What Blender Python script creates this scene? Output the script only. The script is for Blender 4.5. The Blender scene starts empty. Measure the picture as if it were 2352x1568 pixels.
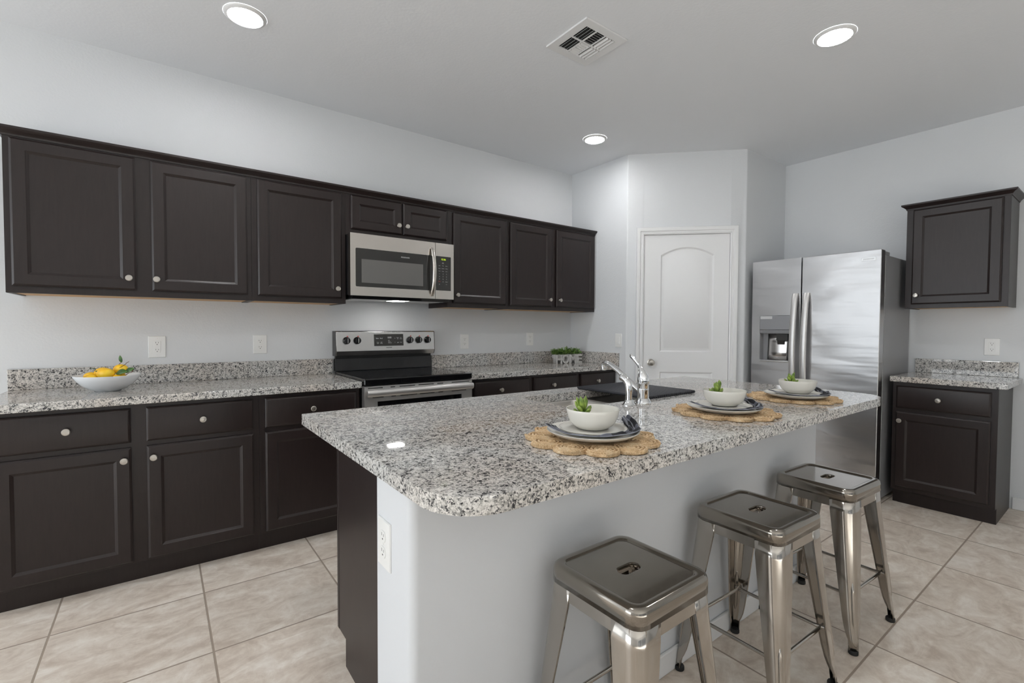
import bpy, bmesh, math, random
from mathutils import Vector, Matrix
import numpy as np

random.seed(7)
SC = bpy.context.scene
COL = SC.collection
PI = math.pi

# ------------------------------------------------------------------ camera
cam_data = bpy.data.cameras.new('camera')
cam = bpy.data.objects.new('camera', cam_data)
COL.objects.link(cam)
SC.camera = cam
CAM_YAW, CAM_PITCH, CAM_ROLL, CAM_F = 0.9304, -0.0289, 0.0042, 1085.18
cam_data.sensor_fit = 'HORIZONTAL'
cam_data.sensor_width = 36.0
cam_data.lens = CAM_F / 2352 * 36.0
cam_data.clip_start = 0.05
cy_, sy_ = math.cos(CAM_YAW), math.sin(CAM_YAW)
fwd = Vector((math.cos(CAM_PITCH) * cy_, math.cos(CAM_PITCH) * sy_, math.sin(CAM_PITCH)))
rgt = Vector((sy_, -cy_, 0))
upv = rgt.cross(fwd)
R2 = rgt * math.cos(CAM_ROLL) + upv * math.sin(CAM_ROLL)
U2 = upv * math.cos(CAM_ROLL) - rgt * math.sin(CAM_ROLL)
M = Matrix((R2, U2, -fwd)).transposed().to_4x4()
M.translation = Vector((-3.3304, -3.4731, 1.2446))
cam.matrix_world = M

# ------------------------------------------------------------------ world, exposure, daylight
SC.view_settings.view_transform = 'Standard'
SC.view_settings.look = 'None'
SC.view_settings.gamma = 1.0
SC.view_settings.use_curve_mapping = False
SC.view_settings.exposure = 0.0
w = bpy.data.worlds.new('daylight_sky')
SC.world = w
w.use_nodes = True
wn = w.node_tree
wn.nodes.clear()
wo = wn.nodes.new('ShaderNodeOutputWorld')
wb = wn.nodes.new('ShaderNodeBackground')
wb.inputs['Color'].default_value = (0.86, 0.93, 1.0, 1)
wn.links.new(wb.outputs[0], wo.inputs[0])

ROOM_X0, ROOM_X1, ROOM_Y0, ROOM_H = -8.0, 1.418, -7.4, 2.773
WIN_SIDE = dict(x0=-7.3, x1=-5.0, z0=0.35, z1=2.15)          # window in the long cabinet wall, past the cabinets
WIN_REAR = dict(y0=-3.5, y1=-0.5, z0=0.12, z1=2.30)          # big window in the wall behind the photographer's side
WIN_ADDED = dict(x0=-6.2, x1=-1.4, z0=0.05, z1=2.15)         # opening added behind the camera so sun on the floor brightens the ceiling
L_SIDE, L_REAR, L_FRONT, L_SUN, L_CAN, L_COOK, L_SKY = 25.0, 92.0, 2.0, 42.0, 97.0, 30.0, 0.3
wb.inputs['Strength'].default_value = L_SKY
def window_light(name, loc, rot, sx, sy, energy):
    d = bpy.data.lights.new(name, 'AREA')
    d.shape = 'RECTANGLE'; d.size = sx; d.size_y = sy; d.energy = energy
    d.color = (.915, .97, 1.01)
    o = bpy.data.objects.new(name, d); COL.objects.link(o)
    o.location = loc; o.rotation_euler = rot
    return o
window_light('daylight_through_side_window', ((WIN_SIDE['x0'] + WIN_SIDE['x1']) / 2, -0.03, (WIN_SIDE['z0'] + WIN_SIDE['z1']) / 2),
             (-PI / 2, 0, 0), WIN_SIDE['x1'] - WIN_SIDE['x0'] - .1, WIN_SIDE['z1'] - WIN_SIDE['z0'] - .1, L_SIDE)
window_light('daylight_through_rear_window', (ROOM_X0 + 0.03, (WIN_REAR['y0'] + WIN_REAR['y1']) / 2, (WIN_REAR['z0'] + WIN_REAR['z1']) / 2),
             (0, -PI / 2, 0), WIN_REAR['z1'] - WIN_REAR['z0'] - .1, WIN_REAR['y1'] - WIN_REAR['y0'] - .1, L_REAR)
window_light('fill_at_added_opening', ((WIN_ADDED['x0'] + WIN_ADDED['x1']) / 2, ROOM_Y0 + 0.03, (WIN_ADDED['z0'] + WIN_ADDED['z1']) / 2),
             (PI / 2, 0, 0), WIN_ADDED['x1'] - WIN_ADDED['x0'] - .1, WIN_ADDED['z1'] - WIN_ADDED['z0'] - .1, L_FRONT)  # weak fill lamp set in the added opening
sun_d = bpy.data.lights.new('sun', 'SUN'); sun_d.energy = L_SUN; sun_d.color = (.86, .955, 1.02); sun_d.angle = .009
sun = bpy.data.objects.new('sun', sun_d); COL.objects.link(sun)
sun.rotation_euler = Vector((-.12, .72, -.66)).to_track_quat('-Z', 'Y').to_euler()  # sun aimed through the added opening, its floor patch brightening the ceiling

# ------------------------------------------------------------------ materials
MATS = {}
class NT:
    """small helper round a material's node tree"""
    def __init__(self, name):
        self.m = bpy.data.materials.new(name); self.m.use_nodes = True
        self.t = self.m.node_tree; self.n = self.t.nodes; self.l = self.t.links
        self.b = self.n['Principled BSDF']
    def node(self, typ, **kw):
        nd = self.n.new(typ)
        for k, v in kw.items(): setattr(nd, k, v)
        return nd
    def link(self, a, b): self.l.new(a, b)
    def coord(self, out='Object'):
        return self.node('ShaderNodeTexCoord').outputs[out]
    def mapping(self, src, scale=(1, 1, 1), loc=(0, 0, 0)):
        mp = self.node('ShaderNodeMapping'); mp.inputs['Scale'].default_value = scale; mp.inputs['Location'].default_value = loc
        self.link(src, mp.inputs[0]); return mp.outputs[0]
    def noise(self, vec, scale, detail=4, rough=.55, dist=0, out='Fac'):
        nd = self.node('ShaderNodeTexNoise'); nd.inputs['Scale'].default_value = scale
        nd.inputs['Detail'].default_value = detail; nd.inputs['Roughness'].default_value = rough; nd.inputs['Distortion'].default_value = dist
        if vec is not None: self.link(vec, nd.inputs['Vector'])
        return nd.outputs[out]
    def ramp(self, fac, stops, interp='LINEAR'):
        nd = self.node('ShaderNodeValToRGB'); cr = nd.color_ramp; cr.interpolation = interp
        while len(cr.elements) < len(stops): cr.elements.new(0.5)
        for e, (p, c) in zip(cr.elements, stops):
            e.position = p; e.color = (c[0], c[1], c[2], 1) if isinstance(c, (tuple, list)) else (c, c, c, 1)
        self.link(fac, nd.inputs[0]); return nd.outputs[0]
    def mix(self, fac, a, b, blend='MIX'):
        nd = self.node('ShaderNodeMix', data_type='RGBA', blend_type=blend)
        for sock, v in ((nd.inputs[0], fac), (nd.inputs[6], a), (nd.inputs[7], b)):
            if hasattr(v, 'is_output'): self.link(v, sock)
            else: sock.default_value = v if not isinstance(v, tuple) else (*v, 1)
        return nd.outputs[2]
    def math(self, op, a, b=None, c=None):
        nd = self.node('ShaderNodeMath', operation=op)
        for sock, v in zip(nd.inputs, (a, b, c)):
            if v is None: continue
            if hasattr(v, 'is_output'): self.link(v, sock)
            else: sock.default_value = v
        return nd.outputs[0]
    def bump(self, h, strength=.2, dist=.01):
        nd = self.node('ShaderNodeBump'); nd.inputs['Strength'].default_value = strength; nd.inputs['Distance'].default_value = dist
        self.link(h, nd.inputs['Height']); self.link(nd.outputs[0], self.b.inputs['Normal']); return nd
    def set(self, **kw):
        for k, v in kw.items():
            s = self.b.inputs[k.replace('_', ' ')]
            if hasattr(v, 'is_output'): self.link(v, s)
            elif isinstance(v, tuple): s.default_value = (*v, 1)
            else: s.default_value = v
        return self

def srgb(r, g, b):
    f = lambda c: (c / 255) / 12.92 if c / 255 <= .04045 else ((c / 255 + .055) / 1.055) ** 2.4
    return (f(r), f(g), f(b))

def simple(name, col, rough=.5, metal=0.0, **kw):
    t = NT(name); t.set(Base_Color=col, Roughness=rough, Metallic=metal, **kw)
    MATS[name] = t.m; return t.m

def paint(name, col, bump=.12, scale=160):
    t = NT(name); c = t.coord()
    t.set(Base_Color=col, Roughness=.62, Specular_IOR_Level=.3)
    h = t.noise(c, scale, 3, .5); h2 = t.noise(c, scale * .25, 2, .5)
    t.bump(t.math('ADD', h, h2), bump, .004)
    MATS[name] = t.m
paint('wall_paint', srgb(224, 226, 228), .16, 90)
paint('ceiling_paint', srgb(240, 242, 245), .16, 70)
paint('island_paint', srgb(220, 222, 225), .08, 70)
simple('trim_white', srgb(236, 236, 236), .35)
simple('plastic_white', srgb(240, 240, 238), .3)
simple('plastic_dark', (.012, .012, .012), .4)
simple('slot_dark', (.02, .02, .02), .6)

def m_espresso():
    t = NT('espresso_wood'); c = t.coord()
    g = t.noise(t.mapping(c, (14, 14, 1.6)), 6, 6, .6, .4)
    g2 = t.noise(c, 2.6, 3, .5)
    col = t.ramp(g, [(.3, (.0105, .0068, .0062)), (.7, (.0190, .0128, .0118))])
    col = t.mix(t.math('MULTIPLY', g2, .55), col, (.0235, .0120, .0112))
    t.set(Base_Color=col, Roughness=t.math('MULTIPLY_ADD', g2, .08, .33), Specular_IOR_Level=.46)
    MATS['espresso_wood'] = t.m
m_espresso()
def m_maple():
    t = NT('raw_maple'); c = t.coord()
    g = t.noise(t.mapping(c, (2, 30, 30)), 3, 4, .5)
    t.set(Base_Color=t.ramp(g, [(.3, srgb(196, 150, 96)), (.7, srgb(222, 180, 124))]), Roughness=.5)
    MATS['raw_maple'] = t.m
m_maple()

def m_granite():
    t = NT('speckled_granite'); c = t.coord()
    wob = t.noise(c, 135, 3, .65, 0, 'Color')
    vec = t.node('ShaderNodeVectorMath', operation='MULTIPLY_ADD')
    t.link(wob, vec.inputs[0]); vec.inputs[1].default_value = (.013, .013, .013); t.link(c, vec.inputs[2])
    v1 = t.node('ShaderNodeTexVoronoi', feature='F1'); v1.inputs['Scale'].default_value = 245; t.link(vec.outputs[0], v1.inputs['Vector'])
    sx = t.node('ShaderNodeSeparateColor'); t.link(v1.outputs['Color'], sx.inputs[0])
    big = t.noise(vec.outputs[0], 58, 4, .65)
    val = t.math('ADD', t.math('MULTIPLY', sx.outputs[0], .46), t.math('MULTIPLY', big, .85))
    col = t.ramp(val, [(.37, (.012, .013, .018)), (.44, (.05, .051, .058)), (.50, (.19, .19, .19)), (.56, (.40, .395, .375)), (.68, (.59, .58, .56)), (.85, (.79, .78, .76))])
    warm = t.ramp(t.noise(c, 2.2, 3, .55), [(.42, 0.0), (.70, .75)])
    col = t.mix(warm, col, (.95, .84, .75), 'MULTIPLY')
    fine = t.ramp(t.noise(c, 240, 2, .6), [(.30, .6), (.46, 1.0)])
    col = t.mix(.55, col, fine, 'MULTIPLY')
    t.set(Base_Color=col, Roughness=.035, Specular_IOR_Level=.5)
    MATS['speckled_granite'] = t.m
m_granite()

def m_floor():
    t = NT('beige_tile'); c = t.coord()
    sep = t.node('ShaderNodeSeparateXYZ'); t.link(c, sep.inputs[0])
    TX, TY, OX, OY, GW = .5235, .499, -3.705, -.872, .0075
    masks, ids = [], []
    for ax, T, O in ((0, TX, OX), (1, TY, OY)):
        q = t.math('DIVIDE', t.math('SUBTRACT', sep.outputs[ax], O), T)
        f = t.math('FRACT', q)
        d = t.math('MULTIPLY', t.math('MINIMUM', f, t.math('SUBTRACT', 1.0, f)), T)
        masks.append(d); ids.append(t.math('FLOOR', q))
    d = t.math('MINIMUM', masks[0], masks[1])
    g = t.node('ShaderNodeMapRange'); g.inputs[1].default_value = GW * .38; g.inputs[2].default_value = GW * .62; t.link(d, g.inputs[0])
    cb = t.node('ShaderNodeCombineXYZ'); t.link(ids[0], cb.inputs[0]); t.link(ids[1], cb.inputs[1])
    wn_ = t.node('ShaderNodeTexWhiteNoise'); t.link(cb.outputs[0], wn_.inputs[0])
    off = t.node('ShaderNodeVectorMath', operation='MULTIPLY_ADD'); t.link(wn_.outputs['Color'], off.inputs[0]); off.inputs[1].default_value = (9, 9, 9); t.link(c, off.inputs[2])
    a = t.noise(t.mapping(off.outputs[0], (1, 1.7, 1)), 4.6, 8, .68, 1.1); b = t.noise(off.outputs[0], 21, 6, .68, .6)
    s = t.math('ADD', t.math('MULTIPLY', a, .68), t.math('MULTIPLY', b, .32))
    col = t.ramp(s, [(.38, srgb(204, 188, 173)), (.50, srgb(225, 212, 198)), (.62, srgb(243, 234, 223))])
    tint = t.math('MULTIPLY_ADD', wn_.outputs['Value'], .10, .95)
    cc = t.node('ShaderNodeCombineColor')
    for i in range(3): t.link(tint, cc.inputs[i])
    col = t.mix(1.0, col, cc.outputs[0], 'MULTIPLY')
    col = t.mix(g.outputs[0], srgb(164, 149, 135), col)
    rough = t.math('MULTIPLY_ADD', g.outputs[0], -.42, .85)
    t.set(Base_Color=col, Roughness=rough, Specular_IOR_Level=.35)
    t.bump(t.math('ADD', g.outputs[0], t.math('MULTIPLY', b, .25)), .35, .003)
    MATS['beige_tile'] = t.m
m_floor()

def m_steel(name, col, rough, axis, amp=.25, wave=0.0, streak=140):
    t = NT(name); c = t.coord()
    sc = [3, 3, 3]
    for k in range(3):
        if k != axis: sc[k] = streak
    br = t.noise(t.mapping(c, tuple(sc)), 4, 3, .6)
    t.set(Base_Color=col, Metallic=1.0, Roughness=t.math('MULTIPLY_ADD', br, amp, rough - amp * .5))
    if wave:
        tg = t.node('ShaderNodeTangent', direction_type='RADIAL', axis='Z'); t.link(tg.outputs[0], t.b.inputs['Tangent'])
        t.set(Anisotropic=.65, Anisotropic_Rotation=.25)
        wv = t.noise(t.mapping(c, (1.3, 1.3, 3.6)), 1.5, 1, .3, .4)
        wv2 = t.noise(t.mapping(c, (1.5, 1.5, 9)), 2.0, 1, .3, .6)
        nb = t.bump(t.math('ADD', wv, t.math('MULTIPLY', wv2, .22)), wave, .05)
    MATS[name] = t.m
m_steel('fridge_steel', (.64, .64, .65), .29, 0, .012, .24)
m_steel('brushed_steel', (.62, .61, .60), .25, 0, .06)
m_steel('warm_steel', (.64, .60, .555), .25, 0, .06)
m_steel('oven_steel', (.66, .65, .64), .42, 0, .06)
m_steel('sink_steel', (.64, .61, .57), .36, 1, .12)
simple('fridge_side_grey', srgb(150, 150, 152), .30, 0.0)
simple('dispenser_grey', (.30, .30, .31), .34, .6)
simple('brushed_nickel', (.50, .47, .43), .33, 1.0)
simple('chrome', (.86, .87, .88), .05, 1.0)
def m_gun(name, c0, c1, streak):
    t = NT(name); c = t.coord()
    n1 = t.noise(t.mapping(c, streak), 3, 3, .5); n2 = t.noise(c, 5, 2, .5)
    t.set(Base_Color=t.ramp(n2, [(.3, c0), (.7, c1)]), Metallic=1.0, Roughness=t.math('MULTIPLY_ADD', n1, .14, .08), Coat_Weight=.5, Coat_Roughness=.06)
    MATS[name] = t.m
m_gun('gunmetal', (.26, .232, .198), (.33, .302, .266), (3, 3, 3))
m_gun('gunmetal_lit', (.40, .368, .33), (.50, .468, .43), (34, 34, 1.5))  # same steel as the seat, brighter reflections put into the leg colour
simple('black_rubber', (.012, .012, .012), .55)
simple('black_glass', (.006, .006, .007), .05, 0.0, Specular_IOR_Level=.6)
simple('black_enamel', (.010, .010, .011), .12)
simple('burner_mark', (.09, .09, .095), .2)
simple('smoked_glass', (.035, .034, .032), .06)
simple('window_screen', (.16, .155, .147), .22)
simple('panel_ink', srgb(205, 205, 205), .5)
simple('badge_silver', (.75, .75, .75), .2, 1.0)
simple('red_mark', srgb(190, 40, 30), .45)
simple('ceramic_white', srgb(226, 223, 215), .12)
simple('ceramic_cool', srgb(228, 230, 232), .12)
def emis(name, col, st):
    t = NT(name); t.set(Base_Color=col, Emission_Color=col, Emission_Strength=st, Roughness=.5); MATS[name] = t.m
emis('lamp_lens', (.985, .99, 1.0), L_CAN)
emis('cooktop_lamp_lens', (1.0, .98, .95), L_COOK)
emis('clock_digits', srgb(200, 235, 20), 1.0)
def m_jute():
    t = NT('woven_jute'); c = t.coord()
    n1 = t.noise(c, 130, 4, .7, 1.2); n2 = t.noise(c, 24, 3, .6)
    s = t.math('ADD', t.math('MULTIPLY', n1, .65), t.math('MULTIPLY', n2, .35))
    t.set(Base_Color=t.ramp(s, [(.34, srgb(184, 142, 98)), (.5, srgb(232, 197, 152)), (.66, srgb(250, 230, 196))]), Roughness=.85)
    t.bump(n1, .9, .006); MATS['woven_jute'] = t.m
m_jute()
def m_napkin():
    t = NT('checked_napkin'); c = t.coord('UV')
    w1 = t.node('ShaderNodeTexWave', bands_direction='X'); w1.inputs['Scale'].default_value = .55; t.link(c, w1.inputs[0])
    w2 = t.node('ShaderNodeTexWave', bands_direction='Y'); w2.inputs['Scale'].default_value = .8; t.link(c, w2.inputs[0])
    a = t.ramp(w1.outputs['Fac'], [(.62, 0.0), (.68, 1.0)]); b = t.ramp(w2.outputs['Fac'], [(.86, 0.0), (.93, 1.0)])
    col = t.mix(a, srgb(38, 39, 44), srgb(92, 94, 104)); col = t.mix(t.math('MULTIPLY', b, .55), col, srgb(170, 172, 182))
    t.set(Base_Color=col, Roughness=.9); MATS['checked_napkin'] = t.m
m_napkin()
def m_lemon():
    t = NT('lemon_peel'); c = t.coord()
    t.set(Base_Color=t.ramp(t.noise(c, 14, 2, .5), [(.35, srgb(240, 176, 16)), (.65, srgb(248, 206, 46))]), Roughness=.38)
    t.bump(t.noise(c, 420, 2, .5), .25, .001); MATS['lemon_peel'] = t.m
m_lemon()
def m_leaf(name, c0, c1, rough=.4, sc=60):
    t = NT(name); c = t.coord()
    t.set(Base_Color=t.ramp(t.noise(c, sc, 3, .5), [(.35, c0), (.65, c1)]), Roughness=rough); MATS[name] = t.m
m_leaf('lemon_leaf', srgb(44, 82, 40), srgb(84, 124, 56), .4, 30)
m_leaf('box_leaf', srgb(62, 106, 40), srgb(142, 178, 84), .45, 55)
m_leaf('succulent_leaf', srgb(88, 118, 42), srgb(156, 178, 84), .35, 40)
simple('succulent_tip', srgb(150, 110, 84), .4)
simple('twig_brown', srgb(104, 70, 44), .7)
def m_letter():
    t = NT('whitewashed_letter'); c = t.coord()
    n = t.noise(t.mapping(c, (40, 40, 10)), 4, 4, .6)
    t.set(Base_Color=t.ramp(n, [(.3, srgb(150, 148, 144)), (.7, srgb(214, 213, 210))]), Roughness=.35)
    MATS['whitewashed_letter'] = t.m
m_letter()
simple('moss_soil', srgb(40, 46, 26), .9)
simple('drying_silicone', srgb(44, 45, 51), .5)
def m_pane():
    t = NT('window_pane'); n = t.n
    tr = n.new('ShaderNodeBsdfTransparent'); gl = n.new('ShaderNodeBsdfGlossy'); gl.inputs['Roughness'].default_value = .02
    fr = n.new('ShaderNodeFresnel'); fr.inputs[0].default_value = 1.45
    mx = n.new('ShaderNodeMixShader'); t.link(fr.outputs[0], mx.inputs[0]); t.link(tr.outputs[0], mx.inputs[1]); t.link(gl.outputs[0], mx.inputs[2])
    t.link(mx.outputs[0], n['Material Output'].inputs['Surface']); MATS['window_pane'] = t.m
m_pane()

# ------------------------------------------------------------------ mesh building helpers
class MB:
    def __init__(self): self.bm = bmesh.new()
    def face(self, vs):
        try: return self.bm.faces.new(vs)
        except ValueError: return None
    def box(self, x0, x1, y0, y1, z0, z1):
        v = [self.bm.verts.new(p) for p in ((x0, y0, z0), (x1, y0, z0), (x1, y1, z0), (x0, y1, z0), (x0, y0, z1), (x1, y0, z1), (x1, y1, z1), (x0, y1, z1))]
        for f in ((3, 2, 1, 0), (4, 5, 6, 7), (0, 1, 5, 4), (1, 2, 6, 5), (2, 3, 7, 6), (3, 0, 4, 7)): self.face([v[i] for i in f])
        return self
    def rings(self, rings, closed=True, cap0=True, cap1=True):
        R = [[self.bm.verts.new(p) for p in r] for r in rings]
        n = len(R[0])
        for a, b in zip(R[:-1], R[1:]):
            for i in range(n if closed else n - 1):
                j = (i + 1) % n; self.face([a[i], a[j], b[j], b[i]])
        if cap0: self.face(R[0][::-1])
        if cap1: self.face(R[-1])
        return self
    def lathe(self, prof, origin=(0, 0, 0), axis='Z', n=32, cap0=True, cap1=True):
        o = Vector(origin); rs = []
        for r, h in prof:
            ring = []
            for k in range(n):
                a = 2 * PI * k / n; c, s = math.cos(a) * r, math.sin(a) * r
                if axis == 'Z': p = (c, s, h)
                elif axis == '-Y': p = (c, -h, s)
                elif axis == 'X': p = (h, c, s)
                ring.append(o + Vector(p))
            rs.append(ring)
        return self.rings(rs, True, cap0, cap1)
    def tube(self, path, rad, n=12, caps=True, flat=None):
        P = [Vector(p) for p in path]; rs = []
        rads = rad if isinstance(rad, (list, tuple)) else [rad] * len(P)
        prev = None
        for i, p in enumerate(P):
            t = (P[min(i + 1, len(P) - 1)] - P[max(i - 1, 0)]).normalized()
            if prev is None:
                ref = Vector((0, 0, 1)) if abs(t.z) < .9 else Vector((1, 0, 0)); u = t.cross(ref).normalized()
            else:
                u = (prev - t * prev.dot(t)).normalized()
            prev = u; v = t.cross(u)
            ring = []
            for k in range(n):
                a = 2 * PI * k / n; ru = rads[i]; rv = rads[i]
                if flat: ru, rv = flat[i]
                ring.append(p + u * math.cos(a) * ru + v * math.sin(a) * rv)
            rs.append(ring)
        return self.rings(rs, True, caps, caps)
    def prism(self, pts, z0, z1, f=None):
        """polygon pts (2D) extruded; f maps (a,b,h)->xyz"""
        f = f or (lambda a, b, h: (a, b, h))
        return self.rings([[f(a, b, z0) for a, b in pts], [f(a, b, z1) for a, b in pts]])
    def holed_slab(self, outer, holes, z0, z1):
        for z, flip in ((z1, False), (z0, True)):
            edges = []
            for loop in [outer] + holes:
                vs = [self.bm.verts.new((x, y, z)) for x, y in loop]
                edges += [self.bm.edges.new((vs[i], vs[(i + 1) % len(vs)])) for i in range(len(vs))]
            bmesh.ops.triangle_fill(self.bm, edges=edges, use_beauty=True, normal=(0, 0, -1 if flip else 1))
        for loop in [outer] + holes:
            a = [self.bm.verts.new((x, y, z0)) for x, y in loop]; b = [self.bm.verts.new((x, y, z1)) for x, y in loop]
            for i in range(len(a)):
                j = (i + 1) % len(a); self.face([a[i], a[j], b[j], b[i]])
        bmesh.ops.remove_doubles(self.bm, verts=self.bm.verts[:], dist=1e-5)
        return self
    def ellipsoid(self, c, r, rot=None, n=20, m=12, shape=None):
        rs = []
        rot = rot or Matrix.Identity(3)
        for i in range(m + 1):
            th = PI * i / m; h = -math.cos(th); rr = max(math.sin(th), .001)
            if shape: h, rr = shape(h, rr)
            rs.append([Vector(c) + rot @ Vector((math.cos(2 * PI * k / n) * rr * r[0], math.sin(2 * PI * k / n) * rr * r[1], h * r[2])) for k in range(n)])
        return self.rings(rs)
    def leaf(self, base, tip, width, normal, sag=.0, n=6, thick=0.0):
        """flat pointed leaf from base to tip"""
        b, t = Vector(base), Vector(tip); d = t - b; side = d.cross(Vector(normal)).normalized(); nn = side.cross(d).normalized()
        L, C, Rr = [], [], []
        for i in range(n + 1):
            s = i / n; wdt = width * math.sin(PI * min(1, .08 + s * .92)) ** .8 if 0 < i < n else width * .05
            p = b + d * s + nn * (sag * math.sin(PI * s))
            L.append(self.bm.verts.new(p - side * wdt * .5 + nn * wdt * .12)); C.append(self.bm.verts.new(p - nn * thick)); Rr.append(self.bm.verts.new(p + side * wdt * .5 + nn * wdt * .12))
        for i in range(n):
            self.face([L[i], C[i], C[i + 1], L[i + 1]]); self.face([C[i], Rr[i], Rr[i + 1], C[i + 1]])
        return self
    def build(self, name, mat, parent=None, smooth=35, bevel=0, seg=2, solid=0, doubles=False, subsurf=0, flip=True):
        bm = self.bm
        if doubles: bmesh.ops.remove_doubles(bm, verts=bm.verts[:], dist=1e-5)
        if flip: bmesh.ops.recalc_face_normals(bm, faces=bm.faces[:])
        me = bpy.data.meshes.new(name); bm.to_mesh(me); bm.free()
        return obj_from_mesh(name, me, mat, parent, smooth, bevel, seg, solid, subsurf)

def obj_from_mesh(name, me, mat, parent=None, smooth=35, bevel=0, seg=2, solid=0, subsurf=0):
    o = bpy.data.objects.new(name, me); COL.objects.link(o)
    for mm in (mat if isinstance(mat, (list, tuple)) else [mat]): me.materials.append(MATS[mm])
    if smooth:
        me.polygons.foreach_set('use_smooth', [True] * len(me.polygons))
        me.set_sharp_from_angle(angle=math.radians(smooth))
    if solid:
        s = o.modifiers.new('thickness', 'SOLIDIFY'); s.thickness = solid; s.offset = 0
    if bevel:
        b = o.modifiers.new('soft_edge', 'BEVEL'); b.width = bevel; b.segments = seg; b.limit_method = 'ANGLE'; b.angle_limit = math.radians(40); b.harden_normals = False
    if subsurf:
        s = o.modifiers.new('smooth_form', 'SUBSURF'); s.levels = subsurf; s.render_levels = subsurf
    if parent: o.parent = parent
    return o

def tag(o, label=None, cat=None, group=None, kind=None):
    if label: o['label'] = label
    if cat: o['category'] = cat
    if group: o['group'] = group
    if kind: o['kind'] = kind
    return o
def thing(name, label, cat, loc=(0, 0, 0), rz=0.0, group=None):
    o = bpy.data.objects.new(name, None); COL.objects.link(o)
    o.empty_display_size = .05; o.location = loc; o.rotation_euler = (0, 0, rz)
    return tag(o, label, cat, group)
def copy_tree(src, parent=None):
    c = src.copy(); COL.objects.link(c)
    if parent: c.parent = parent
    for ch in list(src.children): copy_tree(ch, c)
    return c
def copy_part(src, parent, loc):
    c = src.copy(); COL.objects.link(c); c.parent = parent; c.location = loc
    for ch in list(src.children):
        d = ch.copy(); COL.objects.link(d); d.parent = c
    return c

def roundrect(hx, hy, r, k=6, cx=0, cy=0):
    pts = []
    for (sx, sy, a0) in ((1, 1, 0), (-1, 1, PI / 2), (-1, -1, PI), (1, -1, 3 * PI / 2)):
        for i in range(k + 1):
            a = a0 + PI / 2 * i / k
            pts.append((cx + sx * (hx - r) + math.cos(a) * r, cy + sy * (hy - r) + math.sin(a) * r))
    return pts
def round_poly(pts, radii, k=8):
    out = []; n = len(pts)
    for i, p in enumerate(pts):
        r = radii[i] if isinstance(radii, (list, tuple)) else radii
        p = Vector(p)
        if r <= 0: out.append(tuple(p)); continue
        a = (Vector(pts[i - 1]) - p).normalized(); b = (Vector(pts[(i + 1) % n]) - p).normalized()
        ang = a.angle(b); dd = r / math.tan(ang / 2); s = p + a * dd; e = p + b * dd
        c = p + (a + b).normalized() * (r / math.sin(ang / 2))
        v0, v1 = s - c, e - c; tot = v0.angle_signed(v1)
        for q in range(k + 1):
            t = -tot * q / k
            out.append((c.x + v0.x * math.cos(t) - v0.y * math.sin(t), c.y + v0.x * math.sin(t) + v0.y * math.cos(t)))
    return out
def text_mesh(body, size, align='CENTER', extrude=0.0, bold=0.0, spacing=1.0):
    cu = bpy.data.curves.new('lettering', 'FONT'); cu.body = body; cu.size = size; cu.align_x = align; cu.align_y = 'CENTER'
    cu.extrude = extrude; cu.offset = bold; cu.space_character = spacing
    o = bpy.data.objects.new('lettering', cu); COL.objects.link(o)
    dg = bpy.context.evaluated_depsgraph_get(); dg.update()
    me = bpy.data.meshes.new_from_object(o.evaluated_get(dg))
    bpy.data.objects.remove(o); bpy.data.curves.remove(cu)
    return me
def text_part(name, items, mat, parent, depth=.0006):
    """items: (string, x, y, z, size[, spacing]) lettering on a surface facing -y in the parent's frame"""
    bm = bmesh.new()
    for it in items:
        s, x, y, z, size = it[:5]
        me = text_mesh(s, size, extrude=depth / 2, spacing=it[5] if len(it) > 5 else 1.0)
        me.transform(Matrix.Translation((x, y, z)) @ Matrix.Rotation(PI / 2, 4, 'X'))
        bm.from_mesh(me); bpy.data.meshes.remove(me)
    me = bpy.data.meshes.new(name); bm.to_mesh(me); bm.free()
    return obj_from_mesh(name, me, mat, parent, 0)

# ------------------------------------------------------------------ room shell
A_, DX, DY, BX = -.7049, .7012, -1.4073, ROOM_X1      # pantry corner: stub, chamfer, stub
WT = .12
def structure(o): return tag(o, kind='structure')

structure(MB().box(ROOM_X0 - WT, ROOM_X1 + WT, ROOM_Y0 - WT, WT, -.08, 0).build('floor', 'beige_tile', smooth=0))
structure(MB().box(ROOM_X0 - WT, ROOM_X1 + WT, ROOM_Y0 - WT, WT, ROOM_H, ROOM_H + .1).build('ceiling', 'ceiling_paint', smooth=0))
def wall_with_window(name, axis, fixed0, fixed1, a0, a1, hole):
    m = MB()
    def bx(u0, u1, z0, z1):
        if u1 - u0 < 1e-4 or z1 - z0 < 1e-4: return
        if axis == 'x': m.box(u0, u1, fixed0, fixed1, z0, z1)
        else: m.box(fixed0, fixed1, u0, u1, z0, z1)
    if hole:
        h0, h1, z0, z1 = hole
        bx(a0, h0, 0, ROOM_H); bx(h1, a1, 0, ROOM_H); bx(h0, h1, 0, z0); bx(h0, h1, z1, ROOM_H)
    else: bx(a0, a1, 0, ROOM_H)
    return structure(m.build(name, 'wall_paint', smooth=0))
wall_with_window('wall_left', 'x', 0, WT, ROOM_X0 - WT, ROOM_X1 + WT, (WIN_SIDE['x0'], WIN_SIDE['x1'], WIN_SIDE['z0'], WIN_SIDE['z1']))
wall_with_window('wall_rear', 'y', ROOM_X0 - WT, ROOM_X0, ROOM_Y0 - WT, 0, (WIN_REAR['y0'], WIN_REAR['y1'], WIN_REAR['z0'], WIN_REAR['z1']))
wall_with_window('wall_right', 'y', ROOM_X1, ROOM_X1 + WT, ROOM_Y0 - WT, 0, None)
wall_with_window('wall_front', 'x', ROOM_Y0 - WT, ROOM_Y0, ROOM_X0, ROOM_X1, (WIN_ADDED['x0'], WIN_ADDED['x1'], WIN_ADDED['z0'], WIN_ADDED['z1']))

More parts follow.
